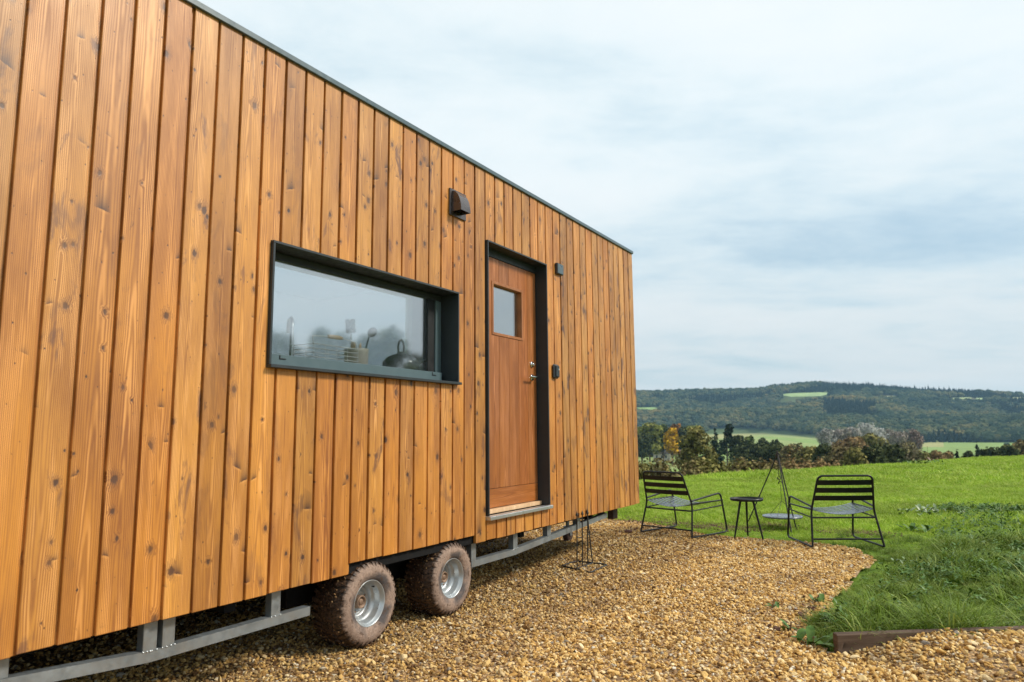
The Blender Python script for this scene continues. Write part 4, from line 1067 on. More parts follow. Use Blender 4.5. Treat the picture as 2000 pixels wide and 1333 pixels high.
M['dock_pale'] = pbr('grey_green_leaf', (0.15, 0.22, 0.085), rough=0.5, var=0.25, vscale=30, dirt=(0.22, 0.24, 0.16))
M['stalk'] = pbr('reddish_stalk', (0.16, 0.09, 0.05), rough=0.6)
def weed(loc, n, ln, mat, label, seed, stalk=0.0, spread=.02):
    r = random.Random(seed); z = loc[2] if len(loc) > 2 else (tz(loc[0], loc[1]))
    o = empty('broadleaf_weed', (loc[0], loc[1], z), label, 'weed'); mb = MB()
    for k in range(n):
        leaf_blade(mb, (r.gauss(0, spread), r.gauss(0, spread), r.uniform(0, spread * .4)), r.uniform(0, 6.28), ln * r.uniform(.5, 1.15), ln * r.uniform(.13, .2), r.uniform(.25, 1.1), r.uniform(.3, .8))
    link('leaves', mb, mat, o)
    mb = MB(); mb.tube([(0, 0, -.02), (.01, .005, max(stalk, .05))], .005, 6); link('stem', mb, M['stalk'], o)
weed((-1.055, 5.03, gzv(-1.055, 5.03) + .005), 7, .075, M['dock'], 'small green weed alone on the open gravel', 1)
weed((-1.75, 5.25, gzv(-1.75, 5.25)), 4, .035, M['dock'], 'tiny green seedling in the gravel left of the lone weed', 21)
weed((-.70, 4.30, gzv(-.70, 4.30)), 9, .16, M['dock'], 'dark dock leaves sprouting at the end of the timber board', 2)
weed((-.86, 4.55, gzv(-.86, 4.55)), 5, .09, M['dock'], 'low leaves lying on the gravel just left of the timber board', 3)
weed((-.82, 5.35, gzv(-.8, 5.35)), 6, .11, M['dock'], 'leafy tuft at the gravel margin halfway along the verge', 4)
weed((.36, 6.55), 12, .15, M['dock_pale'], 'pale leaved dock in the long grass at the right edge', 5)
weed((-.42, 11.2), 26, .15, M['dock_pale'], 'clump of grey green dock leaves behind the right chair', 6, 0, .16)
weed((-.05, 11.6), 26, .14, M['dock_pale'], 'pale dock plant in the middle of the patch right of the chair', 7, 0, .17)
weed((.45, 11.8), 26, .15, M['dock'], 'green dock plant at the right of the dock patch', 8, 0, .18)
weed((.85, 12.2), 20, .14, M['dock_pale'], 'rightmost pale dock plant near the picture edge', 9, 0, .15)
weed((-.28, 9.6), 24, .15, M['dock'], 'dark leafy weed in the rank grass just right of the chair', 10, 0, .12)
weed((.25, 9.0), 24, .14, M['dock'], 'dark weed in the middle of the rank grass', 11, 0, .12)
weed((-.75, 28.0), 130, .16, M['dock'], 'low dark weed mound out in the bright field', 12, 0, .34)
weed((-.55, 31.5), 40, .22, M['stalk'], 'spindly dead weed stalks beyond the dark mound in the field', 13, .6, .2)
weed((-4.3, 25.0), 26, .16, M['stalk'], 'dry brown weed near the field crest left of the right chair', 14, .4, .18)

# small broad leaves growing all through the rank grass
def herbs():
    src = []
    for i, mt in enumerate((M['dock'], M['dock'], M['dock_pale'])):
        r = random.Random(70 + i); mb = MB()
        for k in range(9): leaf_blade(mb, (r.gauss(0, .03), r.gauss(0, .03), r.uniform(.02, .10)), r.uniform(0, 6.28), r.uniform(.035, .085), r.uniform(.008, .017), r.uniform(-.1, .9), r.uniform(.1, .7))
        src.append(src_obj(mb, mt))
    n = 9000; x = rng.uniform(-1.0, 3.0, n); y = rng.uniform(4.3, 12.6, n); pe = (x - TA.x) * TN.x + (y - TA.y) * TN.y; al = (x - TA.x) * TD.x + (y - TA.y) * TD.y
    k = ~in_poly(x - .10, y) & ~((pe > -.06) & (al > -.05)) & (rng.uniform(0, 1, n) < sstep(.40, .60, fbm(x * 1.3, y * 1.3, 61)) + .25) & (y < 9.6 + .5 * x + 2.6 * (x > -.6)) & ~((x < -.15) & (y > 7.2))
    x, y = x[k], y[k]; n = len(x)
    scatter('verge_herbs', np.stack([x, y, terrain(x, y) + rng.uniform(0, .06, n)], 1), np.stack([rng.normal(0, .2, n), rng.normal(0, .2, n), rng.uniform(0, 6.28, n)], 1), np.repeat((rng.uniform(.28, .85, n) * np.where((x < -.1) & (y > 7.0), .6, 1))[:, None], 3, 1), rng.choice(3, n, p=[.48, .47, .05]), src)
herbs()
# clods of red-brown soil at the gravel margin
M['soil'] = pbr('red_brown_soil', (0.12, 0.058, 0.040), rough=0.9, var=0.3, vscale=30)
def clods():
    src = [src_obj(stone_mesh(50 + s), M['soil']) for s in range(4)]
    P = []
    for (cx, cy, sx, sy, n) in ((-2.95, 9.05, .26, .13, 1100), (-2.45, 8.95, .24, .13, 900), (-2.0, 9.5, .18, .12, 500), (-3.55, 9.35, .25, .2, 600), (-1.0, 9.3, .20, .14, 800), (-.80, 5.0, .07, .12, 50), (-3.25, 8.2, .3, .2, 30), (-.92, 4.5, .08, .1, 14)):
        a = rng.normal(0, 1, (n, 2)); P.append(np.stack([cx + a[:, 0] * sx, cy + a[:, 1] * sy], 1))
    P = np.concatenate(P); n = len(P); z = np.where(in_poly(P[:, 0], P[:, 1]), gravel_z(P[:, 0], P[:, 1]), terrain(P[:, 0], P[:, 1])) + .006
    s = rng.uniform(.008, .022, n)
    scatter('soil_clods', np.column_stack([P, z]), rng.uniform(0, 6.28, (n, 3)), np.repeat(s[:, None], 3, 1), rng.integers(0, 4, n), src)
clods()
o = link('clod', stone_mesh(90), M['soil'], None, (-3.24, 7.93, gzv(-3.24, 7.93) + .025)); o.scale = (.055, .05, .048); tag(o, 'dark fist sized lump of earth on the gravel near the cabin corner', 'clod')
o = link('clod', stone_mesh(91), M['soil'], None, (-3.02, 6.9, gzv(-3.02, 6.9) + .01)); o.scale = (.035, .03, .02); tag(o, 'small flat clod of earth between boot rack and left chair', 'clod')

# ================================================================== TREES, HEDGE, FAR WOODS
def leaf_mat(name, stops, trans=0.15, var=0.45, scale=0.5):
    mt, T, out = new_mat(name)
    pos = T.new('ShaderNodeNewGeometry').outputs['Position']
    rp = T.new('ShaderNodeNewGeometry').outputs['Random Per Island']
    n = T.noise(pos, scale, 4, 0.6)
    c = T.ramp(T.math('ADD', T.math('MULTIPLY', n, .7), T.math('MULTIPLY', rp, .3)), stops)
    k = T.rng(rp, 0, 1, 1 - var, 1 + var); c = T.vmath('MULTIPLY', c, T.xyz(k, k, k))
    d = T.new('ShaderNodeBsdfDiffuse', {'Color': c}); tl = T.new('ShaderNodeBsdfTranslucent', {'Color': c})
    mx = T.new('ShaderNodeMixShader', {0: trans, 1: d.outputs[0], 2: tl.outputs[0]})
    T.l.new(mx.outputs[0], out.inputs[0]); return mt
def st(*cs): return [(.25 + .5 * i / (len(cs) - 1), c) for i, c in enumerate(cs)]
KIND = {
 'olive': st((.125, .125, .040), (.185, .170, .058), (.235, .20, .072)), 'yellow': st((.42, .26, .015), (.55, .34, .02), (.48, .24, .02)),
 'lime': st((.14, .165, .035), (.22, .235, .06), (.28, .26, .08)), 'dark': st((.038, .052, .024), (.060, .074, .032), (.095, .098, .042)),
 'green': st((.055, .085, .024), (.085, .115, .030), (.12, .13, .040)), 'orange': st((.22, .10, .025), (.26, .12, .03), (.16, .09, .03)),
 'fir': st((.014, .025, .013), (.022, .034, .017), (.030, .040, .018)), 'pine': st((.016, .027, .014), (.025, .036, .017), (.033, .041, .018)),
 'brown': st((.145, .118, .058), (.20, .155, .075), (.175, .165, .062)), 'rust': st((.195, .140, .070), (.25, .165, .08), (.19, .16, .068)),
 'pale': st((.28, .26, .23), (.36, .34, .31), (.30, .29, .24)), 'palewhite': st((.40, .40, .37), (.50, .49, .46), (.40, .40, .35)),
 'pinkpale': st((.25, .21, .18), (.32, .27, .235), (.25, .23, .17)), 'redpale': st((.24, .17, .14), (.30, .21, .18), (.23, .18, .15)), 'pinkolive': st((.15, .13, .075), (.20, .17, .105), (.17, .16, .075)),
}
LM = {k: leaf_mat(k + '_foliage', v) for k, v in KIND.items()}
M['bark'] = pbr('grey_brown_bark', (0.09, 0.07, 0.05), rough=0.9, var=0.25, vscale=3)
M['bark_pale'] = pbr('pale_bark', (0.26, 0.23, 0.20), rough=0.9, var=0.2, vscale=3)
def cards(P, N, size, r, aspect=1.0):
    """small quads at P with normals N"""
    n = len(P); a = r.normal(size=(n, 3)); u = np.cross(N, a); u /= np.linalg.norm(u, axis=1)[:, None] + 1e-9; v = np.cross(N, u)
    s = size * r.uniform(.55, 1.3, n)[:, None]; su, sv = u * s * .5, v * s * .5 * aspect
    b = N * s * .12
    V = np.stack([P - su - sv, P + su - sv * .6 + b, P + su * .8 + sv, P - su * .7 + sv * .9 + b], 1).reshape(-1, 3)
    return V, np.arange(4 * n).reshape(-1, 4)
def soft_normals(me, NV):
    """leaves take the shading of the clump they hang on"""
    me.polygons.foreach_set('use_smooth', np.ones(len(me.polygons), bool)); me.normals_split_custom_set_from_vertices([tuple(q) for q in NV]); return me
def crown_points(lobes, n, r, inner=0.55):
    vol = np.array([l[3] * l[4] * l[5] for l in lobes]) ** .67; cnt = (n * vol / vol.sum()).astype(int) + 1; P, N, S = [], [], []
    for l, c in zip(lobes, cnt):
        d = r.normal(size=(c, 3)); d /= np.linalg.norm(d, axis=1)[:, None]
        rad = (inner ** 3 + (1 - inner ** 3) * r.uniform(0, 1, c)) ** (1 / 3) * r.uniform(.86, 1.12, c)
        P.append(np.array(l[:3]) + d * rad[:, None] * np.array(l[3:])); nn = d + r.normal(0, .55, (c, 3)) + np.array([0, 0, .25]); N.append(nn / np.linalg.norm(nn, axis=1)[:, None])
        sn = d * np.array([1, 1, 1.1]) + r.normal(0, .28, (c, 3)) + np.array([0, 0, .15]); S.append(sn / np.linalg.norm(sn, axis=1)[:, None])
    return np.concatenate(P), np.concatenate(N), np.concatenate(S)
def tree(x, y, ztop, width, kind, label, seed, group='trees and bushes of the valley'):
    r = np.random.default_rng(seed); zg = tz(x, y); H = max(ztop - zg, 1.5); dist = math.hypot(x, y)
    bare = kind in ('pale', 'palewhite', 'pinkpale', 'redpale'); conifer = kind in ('fir',); pine = kind == 'pine'
    low = H < 1.25 * width or kind in ('brown', 'rust', 'pinkolive')
    nm = 'bush' if (low and H < 9) else ('bare_tree' if bare else ('conifer' if conifer else ('pine_tree' if pine else 'tree')))
    width *= 1.2 if nm in ('conifer', 'pine_tree') or kind == 'yellow' else 1.42; o = empty(nm, (x, y, zg), label, 'bush' if nm == 'bush' else 'tree', group)
    leaf = max(.11, dist * .0021); W = width / 2
    trunk = MB(); lobes = []; tr = max(.05, H * .022)
    if conifer:
        k = 9
        for i in range(k):
            t = i / (k - 1); rr = W * (1.05 - .95 * t) * r.uniform(.85, 1.1); lobes.append((r.normal(0, .06) * W, r.normal(0, .06) * W, H * (.10 + .86 * t), rr, rr, H * .09))
        trunk.tube([(0, 0, -.2), (0, 0, H * .95)], [tr, tr * .2], 8)
    elif pine:
        for i in range(9):
            t = r.uniform(.35, .97); a = r.uniform(0, 6.28); q = W * r.uniform(.2, .75); lobes.append((q * math.cos(a), q * math.sin(a), H * t, W * .5, W * .5, H * .075))
            trunk.tube([(0, 0, H * (t - .1)), (q * math.cos(a), q * math.sin(a), H * t)], tr * .3, 5)
        trunk.tube([(0, 0, -.2), (.1, 0, H * .5), (0, 0, H * .95)], [tr, tr * .8, tr * .3], 8)
    else:
        base = .10 if low else (.30 if bare else .22)
        nl = 17 if not bare else 15
        for i in range(nl):
            t = (i + .5) / nl; zc = H * (base + (1 - base) * (.16 + .74 * t)); env = math.sin(math.pi * min(.97, .16 + .74 * t) ** .85) ** .6
            a = i * 2.4 + r.uniform(-.5, .5); q = W * env * r.uniform(.35, .82); s = W * r.uniform(.30, .50) * (.6 + .4 * env)
            sz = min(s * r.uniform(.8, 1.15), (H - zc) * 1.02 + .05 * H, H * .24)
            lobes.append((q * math.cos(a), q * math.sin(a), zc, s, s, max(sz, .1 * H)))
            if i % 2 == 0: trunk.tube([(0, 0, H * base * (.5 + .7 * t)), (q * .55 * math.cos(a), q * .55 * math.sin(a), zc * .88), (q * math.cos(a), q * math.sin(a), zc)], [tr * .5, tr * .32, tr * .15], 5)
        lobes.append((0, 0, H * .88, W * .38, W * .38, H * .12))
        if low: lobes += [(W * .5 * math.cos(a), W * .5 * math.sin(a), H * .2, W * .45, W * .45, H * .2) for a in (0, 1.6, 3.1, 4.7)]
        trunk.tube([(0, 0, -.3), (r.normal(0, .03) * H, r.normal(0, .03) * H, H * .45), (0, 0, H * .85)], [tr, tr * .7, tr * .2], 8)
    area = sum(l[3] * l[5] + l[3] * l[4] for l in lobes) * 2.2
    n = int(np.clip(area / leaf ** 2 * (5.0 if bare else 2.1), 500, 9000))
    P, N, S = crown_points(lobes, n, r, .45 if bare else .6)
    q_ = P[:, 2] > .05; P, N, S = P[q_], N[q_], S[q_]
    V, F = cards(P, N, leaf * (.9 if bare else 1.3), r, .5 if bare else 1.0)
    link('trunk' if nm != 'bush' else 'stem', trunk, M['bark_pale'] if bare else M['bark'], o)
    link('crown' if nm != 'bush' else 'foliage', soft_normals(np_mesh('crown', V, F), np.repeat(S, 4, 0)), LM[kind], o)
    return o
TREES = [
    (-29.1, 95.7, 1.98, 3.9, 'olive', 'broad olive brown tree standing tall in the hedge behind the left chair'),
    (-105.5, 312.7, 2.98, 6.90, 'yellow', 'bright golden yellow autumn tree beyond the meadow'),
    (-120.2, 323.4, 5.60, 9.79, 'lime', 'pale yellow green tree left of the golden tree'),
    (-107.6, 280.0, 0.81, 6.72, 'dark', 'dark tree at the cabin corner, left end of the meadow edge'),
    (-116.0, 330.2, 4.86, 8.36, 'green', 'mid green tree between the pale green and the golden tree'),
    (-126.0, 379.6, 5.87, 7.76, 'orange', 'rusty orange tree peeping out above the golden tree'),
    (-113.5, 352.2, 3.66, 5.52, 'dark', 'narrow dark tree just right of the golden tree'),
    (-111.8, 363.2, 3.94, 10.78, 'lime', 'pale yellowish tree rising behind the big olive tree'),
    (-60.8, 221.8, 1.98, 5.15, 'fir', 'dark fir, left one of the dark pair right of the olive tree'),
    (-59.2, 228.5, 2.95, 4.58, 'pine', 'dark flat topped pine with gaps, right one of the dark pair'),
    (-56.9, 233.1, -0.02, 4.66, 'dark', 'round dark tree next to the flat topped pine'),
    (-55.8, 243.7, -0.44, 4.11, 'green', 'round green tree behind the middle of the dark hedge row'),
    (-52.6, 249.5, -1.02, 4.19, 'dark', 'round dark topped tree standing above the pasture left of the tripod'),
    (-44.0, 225.7, -1.45, 4.12, 'dark', 'dark dome shaped tree straight above the tripod top'),
    (-41.4, 185.4, -2.12, 7.66, 'dark', 'long low dark thicket below the round trees'),
    (-30.7, 157.0, -1.61, 5.26, 'dark', 'dark thicket directly behind the tripod top'),
    (-25.4, 147.8, -1.25, 4.93, 'brown', 'brown and dark bush right of the tripod top'),
    (-18.0, 118.6, -1.24, 3.94, 'olive', 'olive brown bush between tripod and right chair'),
    (-15.3, 114.0, -0.69, 2.92, 'dark', 'dark green bush left of the rust coloured thicket'),
    (-53.3, 416.6, 2.05, 9.41, 'pale', 'pale bare crowned tree, leftmost of the grey trees'),
    (-47.6, 422.3, 2.00, 10.15, 'pinkpale', 'pinkish grey bare tree second from the left among the grey trees'),
    (-42.2, 427.9, 3.06, 8.99, 'pale', 'greyish bare tree in the middle of the grey trees'),
    (-36.6, 438.5, 5.02, 11.17, 'palewhite', 'tallest and palest whitish grey tree of the valley grove'),
    (-31.5, 468.9, 2.47, 7.72, 'palewhite', 'small whitish tree set back to the right of the tallest pale tree'),
    (-27.6, 479.2, 1.84, 5.73, 'pinkpale', 'slender bare tree at the right end of the far grove'),
    (-17.0, 379.6, 0.69, 9.65, 'pinkpale', 'loose brownish bare tree in front of the long green field'),
    (-11.3, 379.8, 1.59, 5.11, 'redpale', 'slim reddish bare tree beside the long green field'),
    (-16.6, 164.2, -0.55, 7.14, 'rust', 'wide rust brown tree crown in front of the grey grove'),
    (-16.0, 204.4, 0.19, 6.12, 'olive', 'olive green tree below the tallest pale tree'),
    (-11.4, 99.3, -0.84, 3.43, 'brown', 'brown autumn bush above the back of the right chair'),
    (-9.0, 91.6, -0.74, 2.47, 'olive', 'yellowish olive bush right above the right chair'),
    (-7.5, 94.7, -0.74, 3.26, 'dark', 'dark green bush right of the yellowish olive bush'),
    (-6.1, 104.8, -0.67, 3.14, 'dark', 'dark bush below the loose brownish bare tree'),
    (-4.6, 114.9, -0.56, 2.92, 'pinkolive', 'round grey brown bush below the slim reddish tree'),
    (-3.1, 125.0, -2.19, 2.61, 'olive', 'low olive shrub at the field crest left of the rust shrubs'),
    (-1.2, 130.0, -1.99, 2.72, 'rust', 'low rust brown shrub at the crest, left of two'),
    (0.5, 140.0, -2.39, 2.30, 'rust', 'low rust brown shrub at the crest, right of two'),
    (1.8, 140.0, -2.30, 1.15, 'fir', 'small pointed dark conifer standing alone on the crest'),
    (3.5, 150.0, -2.63, 2.24, 'dark', 'low dark shrub between the two crest conifers'),
    (4.8, 141.9, -1.23, 1.80, 'fir', 'taller dark conifer on the field crest at the right'),
    (6.6, 144.8, -1.80, 2.81, 'dark', 'rounded dark bush right of the taller crest conifer'),
    (9.2, 149.7, -1.54, 3.36, 'dark', 'dark bush cluster near the right edge of the field crest'),
    (11.7, 154.6, -0.72, 3.93, 'brown', 'brown topped tree at the far right edge of the field crest'),
]
for i, t in enumerate(TREES): tree(*t, seed=100 + i)

def build_hedge():
    r = np.random.default_rng(9); pts = []
    A, B = np.array(pol(-25.5, 37)), np.array(pol(-7.0, 47)); Ld = np.linalg.norm(B - A); d = (B - A) / Ld; nrm = np.array([-d[1], d[0]])
    secs = [('olive', 0, .26), ('brown', .18, .46), ('olive', .40, .62), ('brown', .56, .80), ('rust', .74, 1.0)]
    o = empty('hedge', (*((A + B) / 2), tz(*((A + B) / 2))), 'long uneven autumn hedge of brown and olive shrubs below the field crest', 'hedge')
    C = np.array(o.location)
    for kind, a, b in secs:
        lobes = []; s = a * Ld
        while s < b * Ld:
            p = A + d * s + nrm * r.normal(0, .4); zg = tz(*p); h = .66 + .6 * fbm(s * .35, 1.7, 4) + r.uniform(0, .28)
            top = EYE + (p[0] ** 2 + p[1] ** 2) ** .5 * math.tan(R_(-2.75)) + h - .55
            sz = max(.6, (top - zg) / 2); lobes.append((p[0] - C[0], p[1] - C[1], zg + sz - C[2], r.uniform(.5, .95), r.uniform(.5, .95), sz * 1.02))
            for q in range(2): lobes.append((p[0] - C[0] + r.normal(0, .4), p[1] - C[1] + r.normal(0, .4), zg + sz * r.uniform(1.0, 1.75) - C[2], .42, .42, .42))
            s += r.uniform(.55, .9)
        P, N, S = crown_points(lobes, int(len(lobes) * 210), r, .55); V, F = cards(P, N, .15, r); link('foliage', soft_normals(np_mesh('foliage', V, F), np.repeat(S, 4, 0)), LM[kind], o)
    mb = MB()
    for s in np.arange(.5, Ld, 1.4):
        p = A + d * s; mb.tube([(p[0] - C[0], p[1] - C[1], tz(*p) - C[2] - .2), (p[0] - C[0] + r.normal(0, .2), p[1] - C[1] + r.normal(0, .2), tz(*p) - C[2] + 1.6)], .04, 5)
    so_ = link('stems', mb, M['bark'], o); so_['kind'] = 'stuff'
build_hedge()

def blob_mesh(seed, kind=0):
    """lumpy broadleaf crown (kind 0) or a pointed conifer (kind 1), unit height"""
    r = np.random.default_rng(seed)
    if kind == 0:
        lobes = [(0, 0, .55, .34, .34, .42)] + [(.27 * math.cos(a) * r.uniform(.7, 1.2), .27 * math.sin(a) * r.uniform(.7, 1.2), r.uniform(.35, .78), .19, .19, .17) for a in np.arange(0, 6.2, .62)]
        P, N, S = crown_points(lobes, 90, r, .85); V, F = cards(P, N, .12, r)
    else:
        lobes = [(0, 0, .12 + .8 * t, .22 * (1.05 - t), .22 * (1.05 - t), .10) for t in np.linspace(0, 1, 8)]
        P, N, S = crown_points(lobes, 110, r, .7); V, F = cards(P, N, .10, r)
    VV, FF = [tuple(p) for p in V], [tuple(f) for f in F]
    bm = bmesh.new(); bmesh.ops.create_icosphere(bm, subdivisions=2 if kind == 0 else 1, radius=1.0)
    sv_ = np.array([v.co[:] for v in bm.verts]); sf_ = [tuple(v.index for v in f.verts) for f in bm.faces]; bm.free()
    for l in lobes:
        o_ = len(VV); q = sv_ * np.array(l[3:]) * (.92 + .22 * r.uniform(-1, 1, (len(sv_), 1))) + np.array(l[:3])
        VV += [tuple(p) for p in q]; FF += [tuple(i + o_ for i in f) for f in sf_]
    me = bpy.data.meshes.new('crown'); me.from_pydata(VV, [], FF); return me
def far_mat():
    mt, T, out = new_mat('woodland_crowns')
    rnd = T.new('ShaderNodeObjectInfo').outputs['Random']; pos = T.new('ShaderNodeNewGeometry').outputs['Position']
    lr = T.noise(pos, .0045, 4, .55)
    c = T.ramp(T.math('ADD', T.math('MULTIPLY', rnd, .50), T.math('MULTIPLY', T.rng(lr, .36, .64), .50)), [(0, (.018, .034, .022)), (.28, (.038, .060, .034)), (.48, (.074, .098, .048)), (.7, (.135, .140, .062)), (.9, (.21, .175, .070)), (1, (.27, .21, .08))])
    rp = T.new('ShaderNodeNewGeometry').outputs['Random Per Island']
    k = T.rng(rp, 0, 1, .8, 1.2); c = T.vmath('MULTIPLY', c, T.xyz(k, k, k))
    d = T.new('ShaderNodeBsdfDiffuse', {'Color': c}); T.l.new(d.outputs[0], out.inputs[0]); return mt
def conifer_mat():
    mt, T, out = new_mat('dark_plantation')
    rnd = T.new('ShaderNodeObjectInfo').outputs['Random']
    c = T.ramp(rnd, [(0, (.014, .026, .016)), (.6, (.022, .036, .020)), (1, (.040, .050, .024))])
    d = T.new('ShaderNodeBsdfDiffuse', {'Color': c}); T.l.new(d.outputs[0], out.inputs[0]); return mt
# pastures let into the wooded hill: (azimuth, radius, half width in degrees, half depth in m)
CLEAR = [(-10.3, -7.0, 2.52, 2.80, (.30, .40, .16)), (-21.6, -19.6, 1.50, 1.92, (.24, .36, .12)), (-4.1, -2.6, 2.28, 2.40, (.34, .34, .17)), (.7, 1.9, 1.98, 2.14, (.28, .33, .13)), (2.1, 3.0, 1.95, 2.08, (.26, .34, .14)), (3.9, 6.2, 1.82, 2.05, (.33, .33, .12))]
HILL_R = np.linspace(960, 1960, 240)
def hill_radius(az, el):
    """how far up the slope the hill is seen under elevation el in direction az"""
    a = math.radians(az); e = np.degrees(np.arctan2(terrain(HILL_R * math.sin(a), HILL_R * math.cos(a)) - EYE, HILL_R)); e = np.maximum.accumulate(e)
    return float(np.interp(el, e + np.arange(240) * 1e-6, HILL_R))
def build_woods():
    mt, cm = far_mat(), conifer_mat()
    src = [src_obj(blob_mesh(200 + i), mt) for i in range(5)]; con = [src_obj(blob_mesh(220 + i, 1), cm) for i in range(3)]
    n = 30000; az = rng.uniform(-27, 10, n); r = np.sqrt(rng.uniform(420 ** 2, 2010 ** 2, n))
    lf = 1 - sstep(-13, -4, az); foot = 1000 + 330 * lf
    foot = foot - 860 * (1 - sstep(-18.6, -15.6, az))
    k = r > foot + 26 * (fbm(az * 2, az * 0, 9) - .5)
    for (a0, a1, e0, e1, _) in CLEAR:
        g_ = np.linspace(a0, a1, 12); lo = np.array([hill_radius(q, e0) for q in g_]); hi = np.array([hill_radius(q, e1) for q in g_])
        k &= ~((az > a0 - .1) & (az < a1 + .1) & (r > np.interp(az, g_, lo) - 70) & (r < np.interp(az, g_, hi) + 4))
    az, r = az[k], r[k]; a = np.radians(az); x, y = r * np.sin(a), r * np.cos(a)
    con_k = (fbm(x / 190, y / 190, 41, 3) > .52) & (az > -7.5) | (fbm(x / 120, y / 120, 44, 3) > .60)
    s = rng.uniform(9, 15, len(x)) * (1 - .15 * sstep(1700, 2000, r)); z = terrain(x, y) - .6
    def put(name, kk, srcs, wmul):
        m_ = int(kk.sum()); sc_ = np.stack([s[kk] * wmul, s[kk] * wmul, s[kk]], 1) * rng.uniform(.85, 1.15, (m_, 3))
        scatter(name, np.stack([x[kk], y[kk], z[kk]], 1), np.stack([np.zeros(m_), np.zeros(m_), rng.uniform(0, 6.28, m_)], 1), sc_, rng.integers(0, len(srcs), m_), srcs)
    put('hillside_wood', ~con_k, src, 1.15); put('conifer_plantation', con_k, con, 1.0)
    # hedgerow trees strewn over the valley floor
    n = 150; az = rng.uniform(-24, 8, n); r = rng.uniform(520, 960, n); lines = np.abs(((r + 90 * np.sin(az * .35)) % 170) - 85) < 12
    az, r = az[lines], r[lines]; a = np.radians(az); x, y = r * np.sin(a), r * np.cos(a); m_ = len(x); sc_ = rng.uniform(3.5, 8, m_)
    scatter('valley_hedgerow', np.stack([x, y, terrain(x, y) - .22 * sc_], 1), np.stack([np.zeros(m_), np.zeros(m_), rng.uniform(0, 6.28, m_)], 1), np.stack([sc_ * 1.7, sc_ * 1.7, sc_], 1), rng.integers(0, 5, m_), src)
    # the clearings themselves
    for (a0, a1, e0, e1, c) in CLEAR:
        mtc = pbr('hill_pasture', c, rough=.95, var=.15, vscale=.05); na, ne = 26, 6; V = []
        for i in range(na):
            q = i / (na - 1); azz = a0 + (a1 - a0) * q; tp = min(1, 5 * q, 5 * (1 - q)) ** .5; mid = .6 * e1 + .4 * e0 + .02 * math.sin(q * 9)
            for j in range(ne):
                el = mid + ((e1 - mid) * (j / (ne - 1) * 2 - 1) if j >= ne / 2 else (mid - e0) * (j / (ne - 1) * 2 - 1)) * tp
                rr_ = hill_radius(azz, el); p = pol(azz, rr_); V.append((*p, tz(*p) + 1.0))
        F = [(i * ne + j, (i + 1) * ne + j, (i + 1) * ne + j + 1, i * ne + j + 1) for i in range(na - 1) for j in range(ne - 1)]
        o = link('hill_pasture', np_mesh('hill_pasture', np.array(V), np.array(F), True), mtc); o['kind'] = 'structure'
    # pointed conifers in a row along the skyline
    proto = None
    for i, azz in enumerate((-1.75, -1.45, -1.15, -.98, -.80, -.62, -.30, .02, .32, .62, -4.5, -4.35)):
        x, y = pol(azz, 1880 + 10 * math.sin(i * 3)); hgt = rng.uniform(13, 20) if i < 10 else 17
        if proto is None:
            proto = empty('conifer', (x, y, tz(x, y) - .5), 'dark pointed conifer in the row along the hill skyline', 'tree', 'conifers along the skyline')
            tb = MB(); tb.tube([(0, 0, -.05), (0, 0, .5)], [.03, .01], 6); link('trunk', tb, M['bark'], proto); link('crown', blob_mesh(300, 1), cm, proto); c = proto
        else: c = copy_tree(proto)
        c.location = (x, y, tz(x, y) - .5); c.scale = (hgt, hgt, hgt); c.rotation_euler = (0, 0, i * 1.3)
        if i >= 10: c['label'] = 'dark pointed conifer of the pair standing alone on the long ridge'; c['group'] = 'pair of conifers on the ridge'
build_woods()
def copse():
    # unseen trees added to the right so the kitchen window mirrors dark shapes
    r = np.random.default_rng(12); lobes = []
    for (azz, d_, h_, w_) in ((47.2, 62, 10.8, 3.2), (45.6, 66, 9.6, 3.0), (42.6, 70, 12.4, 3.4), (40.0, 66, 10.6, 3.6), (37.5, 64, 11.5, 3.6), (34, 68, 9, 4)):
        x, y = pol(azz, d_); zg = tz(x, y)
        for k in range(14):
            a, q = k * 2.4, w_ * r.uniform(.2, .8); lobes.append((x + q * math.cos(a), y + q * math.sin(a), zg + h_ * r.uniform(.25, .9), w_ * .36, w_ * .36, h_ * .13))
    P, N, S = crown_points(lobes, 16000, r, .5); V, F = cards(P, N, .34, r)
    o = link('added_reflection_copse', soft_normals(np_mesh('added_reflection_copse', V, F), np.repeat(S, 4, 0)), LM['green']); o['kind'] = 'stuff'
copse()

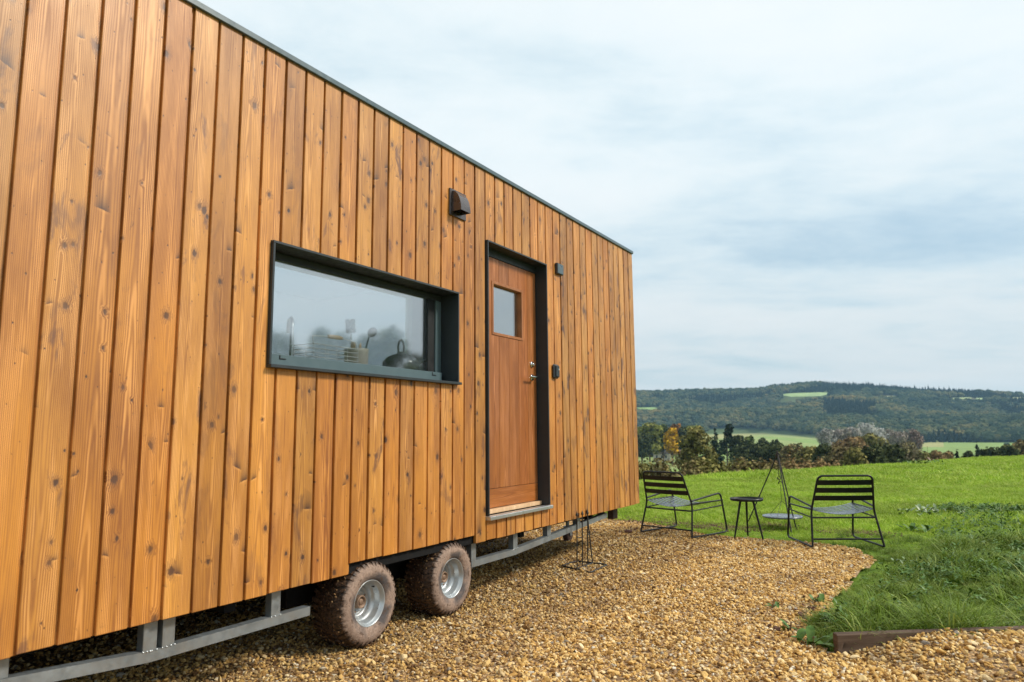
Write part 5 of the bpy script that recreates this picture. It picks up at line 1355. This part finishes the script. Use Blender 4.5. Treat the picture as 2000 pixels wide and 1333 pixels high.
def far_house(az, r, wd, h, rz, label, roofc):
    x, y = pol(az, r); z = tz(x, y); o = empty('farmhouse', (x, y, z), label, 'house', None, rz)
    wm = bpy.data.materials.get('pale_render') or pbr('pale_render', (.46, .42, .37), rough=.8, var=.06, vscale=.5)
    rm = pbr('house_roof', roofc, rough=.8, vscale=.8)
    d = wd * .6; mb = MB(); mb.add([(-wd / 2, -d / 2, -1), (wd / 2, -d / 2, -1), (wd / 2, d / 2, -1), (-wd / 2, d / 2, -1), (-wd / 2, -d / 2, h), (wd / 2, -d / 2, h), (wd / 2, d / 2, h), (-wd / 2, d / 2, h), (-wd / 2, 0, h + d * .42), (wd / 2, 0, h + d * .42)],
        [(0, 1, 5, 4), (1, 2, 6, 9, 5), (2, 3, 7, 6), (3, 0, 4, 8, 7), (0, 3, 2, 1)]); link('wall', mb, wm, o)
    mb = MB(); e = .4
    for s in (-1, 1):
        mb.add([(-wd / 2 - e, s * (d / 2 + e), h - .25), (wd / 2 + e, s * (d / 2 + e), h - .25), (wd / 2 + e, 0, h + d * .42 + .15), (-wd / 2 - e, 0, h + d * .42 + .15), (-wd / 2 - e, s * (d / 2 + e), h - .05), (wd / 2 + e, s * (d / 2 + e), h - .05), (wd / 2 + e, 0, h + d * .42 + .38), (-wd / 2 - e, 0, h + d * .42 + .38)],
            [(0, 1, 2, 3), (7, 6, 5, 4), (0, 4, 5, 1), (1, 5, 6, 2), (0, 3, 7, 4)])
    rf = link('roof', mb, rm, o)
    mb = MB(); mb.box((wd * .32, -.4, h + d * .25), (wd * .32 + .9, .4, h + d * .42 + 1.4)); link('chimney', mb, wm, rf)
    for xx in (-wd * .28, wd * .05, wd * .3):
        mb = MB(); mb.box((xx - .45, -d / 2 - .03, h * .45), (xx + .45, -d / 2 + .02, h * .8)); link('window', mb, M['frame'], o)
far_house(-17.55, 352, 8, 4.0, R_(24), 'pale farmhouse half hidden to the right of the golden tree', (.16, .09, .06))
far_house(-19.45, 372, 8, 4.2, R_(10), 'small pale house between trees left of the golden tree', (.12, .10, .09))
far_house(-13.75, 238, 2.6, 1.5, R_(8), 'tiny white shed at the foot of the dark pine', (.5, .5, .5))

# ================================================================== HAZE
zs = terrain(*[q.ravel() for q in np.meshgrid(np.linspace(-2560, 2560, 120), np.linspace(-2560, 2560, 120))])
zmin = -82.0; zmax = float(zs.max()) + 34
hz = MB(); hz.box((-2600, -2600, zmin), (2600, 2600, zmax))
hm, T, out = new_mat('valley_haze')
vol = T.new('ShaderNodeVolumePrincipled', {'Color': (0.42, 0.73, 1.0), 'Density': 0.00013, 'Anisotropy': 0.2})
T.l.new(vol.outputs[0], out.inputs['Volume'])
o = link('haze', hz, hm); o['kind'] = 'stuff'
